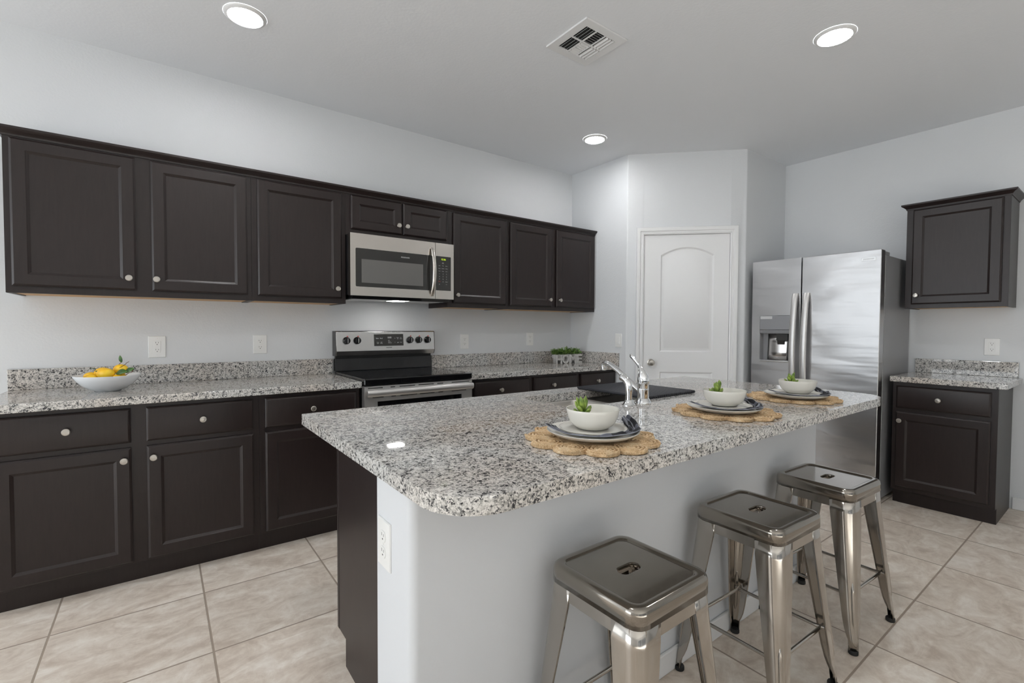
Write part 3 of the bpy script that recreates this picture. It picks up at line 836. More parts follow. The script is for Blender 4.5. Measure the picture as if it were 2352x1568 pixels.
# ------------------------------------------------------------------ refrigerator
def build_fridge():
    t = thing('refrigerator', 'stainless side-by-side refrigerator with ice and water dispenser', 'refrigerator', (1.400, -1.472, 0), RZ)
    W = .888; D = .70
    MB().box(.006, W - .004, -D + .108, 0, .022, 1.775).build('body', 'fridge_side_grey', t, 0, bevel=.004)
    MB().box(.012, W - .012, -D + .085, -D + .107, .10, 1.79).build('gasket', 'black_rubber', t, 0)
    g = MB(); g.box(.02, W - .02, -D + .055, -D + .108, .025, .090); g.build('base_grille', 'plastic_dark', t, 0, bevel=.003)
    for x0, x1 in ((.02, .11), (W - .075, W - .006)):
        MB().box(x0, x1, -D + .045, -D + .20, 1.7755, 1.800).build('hinge_cover', 'fridge_side_grey', t, 0, bevel=.004)
    zb, zt = .098, 1.804; F = -D; Bk = -D + .083
    # freezer door with the dispenser opening
    lx0, lx1 = 0, .3765
    hx0, hx1, hz0, hz1 = .066, .3045, .974, 1.354
    m = MB(); bm = m.bm
    outer = [(lx0, zb), (lx1, zb), (lx1, zt), (lx0, zt)]; inn = roundrect((hx1 - hx0) / 2, (hz1 - hz0) / 2, .008, 3, (hx0 + hx1) / 2, (hz0 + hz1) / 2)
    edges = []
    for lp in (outer, inn):
        vs = [bm.verts.new((a, F, b)) for a, b in lp]; edges += [bm.edges.new((vs[i], vs[(i + 1) % len(vs)])) for i in range(len(vs))]
    bmesh.ops.triangle_fill(bm, edges=edges, use_beauty=True, normal=(0, -1, 0))
    m.rings([[(a, F, b) for a, b in inn], [(a, F + .060, b) for a, b in inn]], True, False, True)
    m.rings([[(a, F, b) for a, b in outer], [(a, F + .004, b) for a, b in outer], [(a, Bk, b) for a, b in outer]], True, False, True)
    ld = m.build('freezer_door', 'fridge_steel', t, 20, doubles=True)
    dz = MB(); dz.box(hx0 + .002, hx1 - .002, F - .003, F + .058, 1.238, hz1 - .002); cpn = dz.build('dispenser_panel', 'dispenser_grey', ld, 0, bevel=.002)
    MB().box(hx0 + .005, hx0 + .100, F - .0036, F - .0031, 1.326, 1.348).build('dispenser_label', 'panel_ink', cpn, 0)
    dz = MB(); dz.rings([[(x, F - .004, 1.236), (x, F - .001, 1.206), (x, F + .058, 1.206), (x, F + .058, 1.236)] for x in (hx0 + .002, hx1 - .002)]); dz.build('dispenser_hood', 'dispenser_grey', ld, 0, bevel=.003)
    # cavity: dark sides and a curved stainless back plate
    cv = MB(); cv.box(hx0 + .001, hx0 + .004, F + .001, F + .059, .990, 1.205); cv.box(hx1 - .004, hx1 - .001, F + .001, F + .059, .990, 1.205); cv.box(hx0 + .001, hx1 - .001, F + .055, F + .0592, .990, 1.205)
    cv.build('dispenser_cavity', 'fridge_side_grey', ld, 0)
    bpz = MB(); rs = []
    for z in (.992, 1.06, 1.13, 1.205):
        dd = .046 - .012 * ((1.205 - z) / .213)
        rs.append([(hx0 + .05 + (hx1 - hx0 - .075) * k / 10, F + dd - .016 * math.sin(PI * k / 10), z) for k in range(11)])
    bpz.rings(rs, False, False, False); bpz.build('dispenser_back', 'brushed_steel', ld, 60, solid=.002)
    nz = MB(); nz.box(.192, .282, F + .012, F + .050, 1.150, 1.2055); nz.rings([[(x, F + .010, 1.150), (x, F + .046, 1.150), (x, F + .040, 1.118), (x, F + .018, 1.118)] for x in (.200, .252)]); nz.build('dispenser_nozzle', 'smoked_glass', ld, 0, bevel=.003)
    tr = MB(); tr.box(hx0 + .001, hx1 - .001, F - .006, F + .058, .975, .990); tr.build('drip_tray', 'brushed_steel', ld, 0, bevel=.003)
    r_ = MB(); r_.box(.3835, W, F, Bk, zb, zt); rd = r_.build('refrigerator_door', 'fridge_steel', t, 0, bevel=.004)
    b = MB(); b.box(.772, .857, F - .002, F - .0003, 1.729, 1.753); bd = b.build('badge', 'badge_silver', rd, 0, bevel=.0008)
    text_part('brand_lettering', [('FRIGIDAIRE', .8145, F - .0023, 1.741, .0125)], 'fridge_side_grey', bd)
    for xc, par in ((.3415, ld), (.4225, rd)):
        n = 24; rs = []
        for i in range(n + 1):
            s = i / n; z = .60 + s * .925; bow = math.sin(PI * s) ** .6
            y = F - .006 - .052 * bow
            rs.append([(xc + .0215 * ca, y + .013 * sa, z) for ca, sa in [(math.copysign(abs(math.cos(2 * PI * k / 16)) ** .7, math.cos(2 * PI * k / 16)), math.copysign(abs(math.sin(2 * PI * k / 16)) ** .7, math.sin(2 * PI * k / 16))) for k in range(16)]])
        h = MB(); h.rings(rs); h.build('handle', 'oven_steel', par, 40)
    ft = MB()
    for x in (.06, W - .04):
        for y in (-D + .14, -.06): ft.lathe([(.018, 0), (.018, .0225)], (x, y, 0), 'Z', 12)
    ft.build('foot', 'plastic_dark', t, 40)
build_fridge()

# ------------------------------------------------------------------ outlets, switch
def outlet(label, loc, rz, w_=.080, h_=.126, style='round', name='outlet', group='white wall outlets'):
    t = thing(name, label, 'light switch' if name == 'light_switch' else 'outlet', loc, rz, None if name == 'light_switch' else group)
    m = MB(); rs = []
    for ins, y in ((0, -.0002), (0, -.003), (.002, -.0055), (.006, -.006)):
        rs.append([(sx * (w_ / 2 - ins), y, sz * (h_ / 2 - ins)) for sx, sz in ((-1, -1), (1, -1), (1, 1), (-1, 1))])
    m.rings(rs); m.build('cover_plate', 'plastic_white', t, 25)
    if style == 'round':
        for zc in (.0205, -.0205):
            r = MB(); pts = [(math.cos(2 * PI * k / 28) * .0172, max(-.0142, min(.0142, math.sin(2 * PI * k / 28) * .0172))) for k in range(28)]
            r.rings([[(a, y, zc + b) for a, b in pts] for y in (-.0061, -.0076)]); rc = r.build('receptacle', 'plastic_white', t, 30)
            s = MB(); s.box(-.0072, -.0055, -.0079, -.0077, zc + .0005, zc + .0085); s.box(.0055, .0072, -.0079, -.0077, zc + .0005, zc + .0075)
            s.lathe([(.0024, .0077), (.0024, .0079)], (0, 0, zc - .0068), '-Y', 10); s.build('slots', 'slot_dark', rc, 0)
        s = MB(); s.lathe([(.003, .0061), (.0028, .0072), (.001, .0074)], (0, 0, 0), '-Y', 12); s.build('screw', 'plastic_white', t, 40)
    elif style == 'square':
        r = MB(); r.box(-.0165, .0165, -.0078, -.0061, -.0335, .0335); rc = r.build('receptacle', 'plastic_white', t, 0, bevel=.0008)
        s = MB()
        for zc in (.0205, -.0205):
            s.box(-.0072, -.0055, -.0081, -.0079, zc + .0005, zc + .0085); s.box(.0055, .0072, -.0081, -.0079, zc + .0005, zc + .0075); s.lathe([(.0024, .0079), (.0024, .0081)], (0, 0, zc - .0068), '-Y', 10)
        s.build('slots', 'slot_dark', rc, 0)
        b = MB(); b.box(-.008, -.001, -.0086, -.0079, -.003, .003); b.box(.001, .008, -.0086, -.0079, -.003, .003); b.build('test_button', 'plastic_white', rc, 0)
        s = MB()
        for z in (.048, -.048): s.lathe([(.003, .0061), (.0028, .0068), (.001, .0069)], (0, 0, z), '-Y', 12)
        s.build('screw', 'plastic_white', t, 40)
    else:
        MB().box(-.0165, .0165, -.0076, -.0061, -.0335, .0335).build('switch_frame', 'plastic_white', t, 0, bevel=.0008)
        r = MB(); r.rings([[(x, -.0077, -.030), (x, -.0115, -.030), (x, -.0085, .030), (x, -.0077, .030)] for x in (-.0135, .0135)]); r.build('rocker', 'plastic_white', t, 0, bevel=.0008)
    return t
outlet('square-faced outlet above the backsplash just past the lemon bowl', (-3.345, 0, 1.1245), 0, .082, .126, 'square')
outlet('round-faced outlet between the lemon bowl and the range', (-2.805, 0, 1.130), 0, .080, .122)
outlet('round-faced outlet beside the range control panel on the sink side', (-1.249, 0, 1.126), 0, .080, .124)
outlet('round-faced outlet on the wall above the HOME planter', (-.534, 0, 1.140), 0, .080, .122)
outlet('square-faced outlet above the short countertop beside the refrigerator', (BX, -2.820, 1.1235), RZ, .080, .120, 'square')
outlet('white outlet on the end of the island half wall under the granite corner', (PX0, -2.3105, .686), -PI / 2, .080, .124)
outlet('white rocker light switch on the pantry corner wall beside the door', (0, -.620, 1.135), RZ, .074, .120, 'rocker', 'light_switch')

# ------------------------------------------------------------------ ceiling fittings
def ceiling_light(x, y, label):
    t = thing('ceiling_light', label, 'ceiling light', (x, y, ROOM_H), 0, 'recessed ceiling lights')
    m = MB(); m.lathe([(.0765, -.0105), (.078, -.012), (.081, -.0110), (.090, -.006), (.0945, -.0025), (.095, -.0003)], (0, 0, 0), 'Z', 48, False, False)
    m.build('trim_ring', 'trim_white', t, 50)
    d = MB(); d.lathe([(.0770, -.0090), (.04, -.0105), (.001, -.011)], (0, 0, 0), 'Z', 48, False, True); d.build('lens', 'lamp_lens', t, 60)
ceiling_light(-2.972, -.785, 'round white ceiling light above the upper cabinets and lemon bowl')
ceiling_light(-.489, -2.464, 'round white ceiling light above the refrigerator end of the island')
ceiling_light(-.490, -.769, 'round white ceiling light in front of the pantry corner')
ceiling_light(-2.972, -2.464, 'round white ceiling light above the near end of the island')

def ceiling_vent():
    t = thing('ceiling_vent', 'square white four-way air vent in the ceiling', 'vent', (-1.4785, -1.6425, ROOM_H))
    S = .1525; Q = .106
    m = MB()
    m.holed_slab([(-S, -S), (S, -S), (S, S), (-S, S)], [[(-Q, -Q), (Q, -Q), (Q, Q), (-Q, Q)]], -.010, -.0005)
    for a in ((-Q + .070, -Q + .077, -Q, Q), (Q - .077, Q - .070, -Q, Q), (-Q, Q, -.0045, .0045)): m.box(*a, -.0105, -.003)
    m.build('frame', 'trim_white', t, 0, bevel=.002)
    MB().box(-Q, Q, -Q, Q, -.0025, -.0005).build('cavity_shade', 'slot_dark', t, 0)  # dark plate painted in place of the shade inside a duct opening
    b = MB()
    def blade(cx, cy, along, half, lean):
        # curved louvre: lower edge leans towards +lean
        w_ = .0085; pts = []
        for k in range(4):
            s = k / 3; pts.append((lean * w_ * (1 - s) * .9 - lean * w_ * .4, -.013 + .010 * s ** .8))
        if along == 'y': rs = [[(cx + o, cy + e, h) for o, h in pts] + [(cx + o + .0012, cy + e, h + .001) for o, h in pts[::-1]] for e in (-half, half)]
        else: rs = [[(cx + e, cy + o, h) for o, h in pts] + [(cx + e, cy + o + .0012, h + .001) for o, h in pts[::-1]] for e in (-half, half)]
        b.rings(rs)
    for sgn in (-1, 1):
        for i in range(3):
            for cyy in (-.0555, .0555):
                blade(sgn * (Q - .012 - i * .021), cyy, 'y', .049, sgn)
        for i in range(6):
            blade(0, sgn * (.013 + i * .0165), 'x', .027, sgn)
    b.build('louvres', 'trim_white', t, 40)
ceiling_vent()

# ------------------------------------------------------------------ sink, faucet, drying mat
def build_sink():
    t = thing('sink', 'stainless double-bowl sink set under the island granite', 'sink', ((SINK[0] + SINK[1]) / 2, (SINK[2] + SINK[3]) / 2, 0))
    HX, HY = (SINK[1] - SINK[0]) / 2, (SINK[3] - SINK[2]) / 2
    zt = CZ0 - .0008
    b1 = (-HX + .004, .012 - .012); b2 = (.036, HX - .004)
    loops = []
    for x0, x1 in (b1, b2): loops.append(roundrect((x1 - x0) / 2, HY - .004, .055, 6, (x0 + x1) / 2, 0))
    m = MB(); bm = m.bm
    outer = roundrect(HX + .022, HY + .022, .07, 6); edges = []
    for lp in [outer] + loops:
        vs = [bm.verts.new((a, b, zt)) for a, b in lp]; edges += [bm.edges.new((vs[i], vs[(i + 1) % len(vs)])) for i in range(len(vs))]
    bmesh.ops.triangle_fill(bm, edges=edges, use_beauty=True, normal=(0, 0, 1))
    m.build('rim', 'sink_steel', t, 0)
    for x0, x1 in (b1, b2):
        c = (x0 + x1) / 2; hw = (x1 - x0) / 2
        s = MB(); s.rings([[(a, b, z) for a, b in roundrect(hw - i, HY - .004 - i, .055 - i * .3, 6, c, 0)] for i, z in ((0, zt - .0003), (.004, zt - .012), (.010, zt - .09), (.018, zt - .175), (.045, zt - .195), (.09, zt - .200))], True, False, True)
        bo = s.build('basin', 'sink_steel', t, 50)
        d = MB(); d.lathe([(.045, zt - .1993), (.042, zt - .1975), (.036, zt - .1985), (.001, zt - .1988)], (c, 0, 0), 'Z', 28); d.build('drain', 'chrome', bo, 40)
build_sink()
def build_faucet():
    t = thing('faucet', 'chrome single-lever kitchen faucet behind the sink', 'faucet', (-1.615, -2.146, CZ1))
    m = MB(); m.lathe([(.037, .0003), (.037, .003), (.033, .008), (.0275, .020), (.0255, .022)], (0, 0, 0), 'Z', 36); m.build('base_flange', 'chrome', t, 40)
    m = MB(); m.lathe([(.0255, .0221), (.0252, .060), (.0252, .063), (.0247, .0645), (.0247, .066), (.0252, .0675), (.0254, .096), (.0240, .097)], (0, 0, 0), 'Z', 36); m.build('body', 'chrome', t, 40)
    # dome turning into the lever
    pts = [(0, .0972, .0265), (.001, .106, .0260), (.003, .118, .0240), (.006, .130, .0205), (.010, .141, .0158), (.015, .150, .0118), (.022, .160, .0088), (.031, .171, .0076), (.042, .182, .0080), (.054, .193, .0090), (.064, .202, .0094), (.071, .208, .0080), (.0745, .2105, .004)]
    h = MB(); h.tube([(0, y, z) for y, z, r in pts], [r for y, z, r in pts], 20, True, [(r, r if i < 6 else r * .62) for i, (y, z, r) in enumerate(pts)]); h.build('lever', 'chrome', t, 60)
    sp_ = [(.010, .050, .0150), (.03, .060, .0142), (.06, .079, .0138), (.10, .106, .0134), (.14, .131, .0130), (.175, .150, .0126), (.20, .160, .0122), (.217, .1635, .0120), (.228, .161, .0120), (.233, .154, .0122), (.234, .143, .0122)]
    s = MB(); s.tube([(0, y, z) for y, z, r in sp_], [r for y, z, r in sp_], 20, True, [(r * 1.12, r * .9) for y, z, r in sp_]); so = s.build('spout', 'chrome', t, 60)
    a = MB(); a.lathe([(.0125, .128), (.013, .130), (.013, .144)], (0, .234, 0), 'Z', 20); a.build('aerator', 'chrome', so, 40)
    t2 = thing('side_sprayer', 'chrome side sprayer standing next to the faucet lever', 'sprayer', (-1.716, -2.150, CZ1))
    m = MB(); m.lathe([(.0285, .0003), (.0285, .003), (.025, .006), (.0165, .022), (.0155, .024)], (0, 0, 0), 'Z', 32); m.build('base_flange', 'chrome', t2, 40)
    q = [(0, .0242, .0142), (0, .045, .0140), (0, .062, .0152), (.001, .080, .0158), (.005, .093, .0155), (.014, .105, .0150), (.026, .113, .0148), (.037, .117, .0155), (.043, .118, .0150), (.0445, .118, .011)]
    s = MB(); s.tube([(0, y, z) for y, z, r in q], [r for y, z, r in q], 20); s.build('spray_head', 'chrome', t2, 60)
build_faucet()
def drying_mat():
    t = thing('drying_mat', 'dark grey roll-up drying mat laid over part of the sink', 'mat', (-1.322, -1.864, CZ1))
    hx, hy = .187, .233; m = MB(); n = 24
    for i in range(n):
        x = -hx + 2 * hx * i / (n - 1)
        m.tube([(x, -hy, .0078), (x, -hy + .004, .0078), (x, hy - .004, .0078), (x, hy, .0078)], [.0052, .0074, .0074, .0052], 10)
    m.build('rods', 'drying_silicone', t, 50)
    m = MB()
    for y in (-hy + .012, hy - .012, 0): m.box(-hx, hx, y - .006, y + .006, .0034, .0122)
    m.build('binding', 'drying_silicone', t, 0)
drying_mat()

# ------------------------------------------------------------------ place settings
MATZ = .0105
def make_placemat():
    m = MB(); N = 11; R0, RP = .143, .0475
    def outline(th):
        # union of a centre disc and N round petals: farthest boundary along each direction
        best = R0 + .01
        for k in range(N):
            a = 2 * PI * k / N; d = th - a; c = R0 * 1.02
            s = RP ** 2 - (c * math.sin(d)) ** 2
            if s > 0 and math.cos(d) > 0: best = max(best, c * math.cos(d) + math.sqrt(s))
        return best
    n = 242; rng = random.Random(3)
    rs = []
    jit = [1 + rng.uniform(-.006, .006) for _ in range(n)]
    for f, h in ((1.0, .0005), (1.012, .004), (1.0, .0088), (.965, .0102), (.90, .0098), (.82, .0100), (.70, .0098), (.55, .0102), (.40, .0099), (.2, .0101), (.02, .0100)):
        ring = []
        for k in range(n):
            th = 2 * PI * k / n; o = outline(th) * (jit[k] if f > .9 else 1)
            base = .165 * f if f < .9 else o * f
            if f < .9: r = base
            else: r = base
            ring.append((math.cos(th) * r, math.sin(th) * r, h + .0006 * math.sin(f * 160) ))
        rs.append(ring)
    # petal coils: raised rope spiral on each petal
    m.rings(rs, True, True, True)
    for k in range(N):
        a = 2 * PI * k / N; cx, cy = math.cos(a) * .148, math.sin(a) * .148; path = []
        turns = 4
        for i in range(turns * 14 + 1):
            s = i / (turns * 14); r = .042 * (1 - s) + .004; an = a + 2 * PI * turns * s
            path.append((cx + math.cos(an) * r, cy + math.sin(an) * r, .0098 + .0008 * math.sin(i * 1.7)))
        m.tube(path, .0044, 6)
    path = []
    for i in range(6 * 40 + 1):
        s = i / 240; r = .098 * (1 - s) + .006; an = 2 * PI * 6 * s
        path.append((math.cos(an) * r, math.sin(an) * r, .0072 + .0007 * math.sin(i * 1.3)))
    m.tube(path, .0040, 6)
    return m.build('placemat', 'woven_jute', None, 60)
def plate_profile(R, H, foot, th=.004):
    return [(.002, .0030), (foot * .9, .0030), (foot, .0), (foot * 1.05, .0), (foot * 1.1, .003), (R * .72, .0055), (R * .90, H * .52), (R * .985, H - .002), (R, H), (R - .003, H + .0008), (R - .006, H - .0005), (R * .88, H * .58), (R * .70, .0105), (R * .5, .0085), (.002, .0085)]
def make_plate(name, R, H, foot):
    m = MB(); m.lathe(plate_profile(R, H, foot), (0, 0, 0), 'Z', 64); return m.build(name, 'ceramic_white', None, 60)
def make_bowl():
    m = MB(); m.lathe([(.002, .003), (.040, .003), (.042, 0), (.046, 0), (.049, .003), (.0605, .011), (.0690, .022), (.0745, .036), (.0775, .050), (.0785, .0565), (.0780, .0580), (.0765, .0575), (.0740, .044), (.0675, .026), (.058, .0145), (.043, .0095), (.002, .0085)], (0, 0, 0), 'Z', 64)
    return m.build('bowl', 'ceramic_white', None, 60)
def make_succulent():
    t = thing('succulent', 'x', 'plant')
    rng = random.Random(5)
    st = MB(); st.lathe([(.022, 0), (.020, .008), (.013, .022), (.006, .034), (.001, .036)], (0, 0, 0), 'Z', 14); st.build('stem', 'succulent_leaf', t, 60)
    for ring, (n, el, L, wd, z0) in enumerate(((5, 34, .036, .0078, .012), (5, 55, .049, .0085, .015), (4, 70, .058, .0082, .018), (2, 84, .060, .0066, .020))):
        for k in range(n):
            az = 2 * PI * (k + .5 * (ring % 2)) / n + rng.uniform(-.25, .25); e = math.radians(el + rng.uniform(-9, 9)); LL = L * rng.uniform(.8, 1.15)
            d = Vector((math.cos(az) * math.cos(e), math.sin(az) * math.cos(e), math.sin(e))); b = Vector((0, 0, z0)) + d * .003
            z = d; x = z.cross(Vector((0, 0, 1))); x = x.normalized() if x.length > .05 else Vector((1, 0, 0)); y = z.cross(x)
            rot = Matrix((x, y, z)).transposed()
            m = MB()
            m.ellipsoid(b + d * LL / 2, (wd, wd * .55, LL / 2), rot, 10, 12, lambda h, rr: (h, .16 + .84 * math.sin(PI * min(1, (h + 1) / 2 / 1.16) ** 1.25) if h < .7 else (1 - h) / .3 * (.16 + .84 * math.sin(PI * (.85 / 1.16) ** 1.25)) * .98 + .01))
            lf = m.build('leaf', 'succulent_leaf', t, 60)
            if ring < 3 and k % 3 == 0:
                mt = MB(); mt.ellipsoid(b + d * LL * .965, (wd * .22, wd * .16, LL * .05), rot, 8, 6); mt.build('leaf_tip', 'succulent_tip', lf, 60)
    return t
def make_napkin(seed, R=.108):
    """cloth strip draped round the front rim of the small plate, both ends bunched and lifted"""
    rng = random.Random(seed)
    from mathutils import noise
    nu, nv = 84, 21
    a0, a1 = math.radians(178), math.radians(384)
    bm = bmesh.new(); grid = []
    uvl = bm.loops.layers.uv.new('UVMap')
    off = Vector((rng.uniform(0, 50), rng.uniform(0, 50), 0))
    for i in range(nu + 1):
        s = i / nu; a = a0 + (a1 - a0) * s; row = []
        bunch = max(0.0, min(1.0, (s - .36) / .2)); tail = max(0.0, (.30 - s) / .30); end = max(0.0, (s - .86) / .14)
        wid = .013 + .026 * bunch + .020 * tail - .010 * end
        for j in range(nv):
            q = j / (nv - 1) - .5
            fold = noise.noise(off + Vector((s * 5.5, q * 3.6, 0))) * .9 + noise.noise(off + Vector((s * 13, q * 6.5, 7))) * .45
            r = R + .0085 + q * wid + .006 * bunch * noise.noise(off + Vector((s * 9, q * 2, 3))) + .014 * end + .010 * tail
            r = max(r, .1045 + .004 * abs(q))
            z = .0168 + max(0, r - .1) * .22 + (.0035 + .0150 * bunch) * (fold + .35) * (1 - abs(2 * q) ** 3 * .8) + .012 * end + .010 * tail ** 1.5
            floor_z = .0150 + max(0, r - .098) * .29
            row.append(bm.verts.new((math.cos(a) * r, math.sin(a) * r, max(z, floor_z + .0012))))
        grid.append(row)
    for i in range(nu):
        for j in range(nv - 1):
            f = bm.faces.new([grid[i][j], grid[i + 1][j], grid[i + 1][j + 1], grid[i][j + 1]])
            for lp, (u, v) in zip(f.loops, ((i, j), (i + 1, j), (i + 1, j + 1), (i, j + 1))): lp[uvl].uv = (u / nu * 3.2, v / (nv - 1))
    me = bpy.data.meshes.new('napkin'); bm.to_mesh(me); bm.free()
    return obj_from_mesh('napkin', me, 'checked_napkin', None, 70, solid=.0022, subsurf=1)
mat0, dinner0, salad0, bowl0, succ0 = make_placemat(), make_plate('dinner_plate', .134, .021, .075), make_plate('salad_plate', .100, .015, .055), make_bowl(), make_succulent()
SETS = [dict(mat=(-2.314, -2.502), plate=(-2.319, -2.513), bowl=(-2.299, -2.493), rz=.1, where='nearest the round counter corner', seed=1),
        dict(mat=(-1.558, -2.492), plate=(-1.594, -2.510), bowl=(-1.570, -2.497), rz=.55, where='in the middle, beside the faucet', seed=4),
        dict(mat=(-.928, -2.480), plate=(-.975, -2.512), bowl=(-.955, -2.510), rz=.35, where='nearest the refrigerator', seed=9)]
for i, S_ in enumerate(SETS):
    def place(o, xy, z, rz=0.0):
        c = o if i == 0 else copy_tree(o)
        c.location = (xy[0], xy[1], z); c.rotation_euler = (0, 0, rz); return c
    stool_no = S_['where']
    tag(place(mat0, S_['mat'], CZ1, S_['rz']), 'flower-shaped woven jute placemat ' + stool_no, 'placemat', 'jute placemats on the island')
    pz = CZ1 + .0148
    tag(place(dinner0, S_['plate'], pz), 'large white dinner plate of the place setting ' + stool_no, 'plate', 'dinner plates on the island')
    sxy = (S_['plate'][0] * .45 + S_['bowl'][0] * .55, S_['plate'][1] * .45 + S_['bowl'][1] * .55)
    tag(place(salad0, sxy, pz + .0092), 'small white plate under the bowl of the setting ' + stool_no, 'plate', 'small plates on the island')
    tag(place(bowl0, S_['bowl'], pz + .0200), 'white bowl holding a succulent, setting ' + stool_no, 'bowl', 'white bowls on the island')
    tag(place(succ0, (S_['bowl'][0] - .026, S_['bowl'][1] + .014), pz + .0290 + .006, S_['rz'] * 3), 'green succulent in the white bowl ' + stool_no, 'plant', 'succulents in bowls')
    nk = make_napkin(S_['seed']); nk.location = (sxy[0], sxy[1], pz); nk.rotation_euler = (0, 0, -.52)
    tag(nk, 'dark checked cloth napkin tucked round the small plate ' + stool_no, 'napkin', 'checked napkins on the island')

# ------------------------------------------------------------------ bowl of lemons
def lemons():
    bx, by = -3.548, -.300
    b = MB(); b.lathe([(.002, .004), (.046, .004), (.048, 0), (.052, 0), (.055, .004), (.078, .014), (.104, .034), (.124, .058), (.1365, .080), (.1360, .0820), (.1340, .0812), (.1200, .060), (.100, .038), (.074, .0195), (.05, .0110), (.002, .0100)], (0, 0, 0), 'Z', 72)
    o = b.build('fruit_bowl', 'ceramic_cool', None, 60); o.location = (bx, by, CZ1); tag(o, 'wide white bowl of lemons on the granite beside the outlet', 'bowl')
    rt = Vector((.80, -.60, 0)); fw = Vector((.60, .80, 0))     # across and away as the camera sees the bowl
    def lemon(u, v, z, az, el, sc, label, sprig=None):
        t = thing('lemon', label, 'lemon', Vector((bx, by, CZ1 + z)) + rt * u + fw * v, 0, 'lemons in the white bowl')
        d = (rt * math.cos(az) + fw * math.sin(az)) * math.cos(el) + Vector((0, 0, math.sin(el)))
        x = d.cross(Vector((0, 0, 1))).normalized() if abs(d.z) < .95 else Vector((1, 0, 0)); rot = Matrix((x, d.cross(x), d)).transposed()
        m = MB(); m.ellipsoid((0, 0, 0), (.0262 * sc, .0262 * sc, .0375 * sc), rot, 24, 18, lambda h, rr: (h, rr * (1 - .18 * max(0, abs(h) - .8) / .2 * .8) if abs(h) < .93 else rr * .72))
        m.build('peel', 'lemon_peel', t, 80)
        tip = d * .0375 * sc
        if sprig == 'upright':
            s = MB(); s.tube([tip * -.5 + Vector((0, 0, .022)), Vector((0, 0, .04)) + rt * .006, Vector((0, 0, .058)) + rt * .003], .0014, 6); st = s.build('stem', 'twig_brown', t, 60)
            lf = MB(); lf.leaf(Vector((0, 0, .036)) + rt * .006, Vector((0, 0, .074)) - rt * .002, .016, tuple(-fw + rt * .4), .004); lf.build('leaf', 'lemon_leaf', t, 60, solid=.0008)
            s = MB(); s.tube([rt * .008 + Vector((0, 0, .008)) - fw * .026, rt * .022 + Vector((0, 0, .016)) - fw * .022, rt * .026 + Vector((0, 0, .028)), rt * .030 + Vector((0, 0, .034)), rt * .044 + Vector((0, 0, .041))], .0015, 6); s.build('twig', 'twig_brown', t, 60)
        if sprig == 'back':
            s = MB(); s.tube([Vector((0, 0, .024)), Vector((0, 0, .040)) + rt * .010, Vector((0, 0, .052)) + rt * .012], [.002, .0015, .0012], 6); s.build('stem', 'twig_brown', t, 60)
        if sprig == 'low':
            lf = MB(); lf.leaf(rt * -.030 + Vector((0, 0, .012)), rt * -.056 + Vector((0, 0, .018)) - fw * .01, .018, (0, 0, 1), .004); lf.build('leaf', 'lemon_leaf', t, 60, solid=.0008)
            lf = MB(); lf.leaf(rt * -.022 + Vector((0, 0, .010)) - fw * .012, rt * .004 + Vector((0, 0, .005)) - fw * .034, .016, (0, -.4, 1), .003); lf.build('leaf', 'lemon_leaf', t, 60, solid=.0008)
        if sprig == 'spread':
            for a, b_, wd, nrm in ((rt * -.018 + Vector((0, 0, .024)), rt * .048 + Vector((0, 0, .032)) - fw * .010, .034, (-.2, -.75, .6)), (rt * .030 + Vector((0, 0, .026)), rt * .070 + Vector((0, 0, .050)) + fw * .006, .026, (-.5, -.7, .5)), (rt * .010 + fw * .02 + Vector((0, 0, .022)), rt * .060 + fw * .02 + Vector((0, 0, .040)), .026, (0, -.6, 1))):
                lf = MB(); lf.leaf(a, b_, wd, nrm, .004); lf.build('leaf', 'lemon_leaf', t, 60, solid=.0008)
            s = MB(); s.tube([rt * .032 + Vector((0, 0, .016)), rt * .048 + Vector((0, 0, .027)), rt * .062 + Vector((0, 0, .029)), rt * .068 + Vector((0, 0, .040))], .0016, 6); s.build('twig', 'twig_brown', t, 60)
        return t
    lemon(-.088, -.004, .075, .4, .2, .74, 'small lemon at the end of the bowl away from the range', None)
    lemon(-.056, -.032, .069, 0, 0, .78, 'lemon mostly sunk behind the rim, beside the smallest lemon', None)
    lemon(-.040, .014, .092, .15, .15, .98, 'lemon with a small leaf beside it and a stem behind it', 'low')
    lemon(.016, -.030, .090, .12, -.04, 1.08, 'lemon at the front of the bowl, most of its peel showing', None)
    lemon(.042, .030, .106, -.3, .05, 1.05, 'topmost lemon with an upright leaf and a bent twig', 'upright')
    lemon(.072, -.012, .067, 1.2, .05, .88, 'lemon under the long green leaves at the range side of the bowl', 'spread')
lemons()

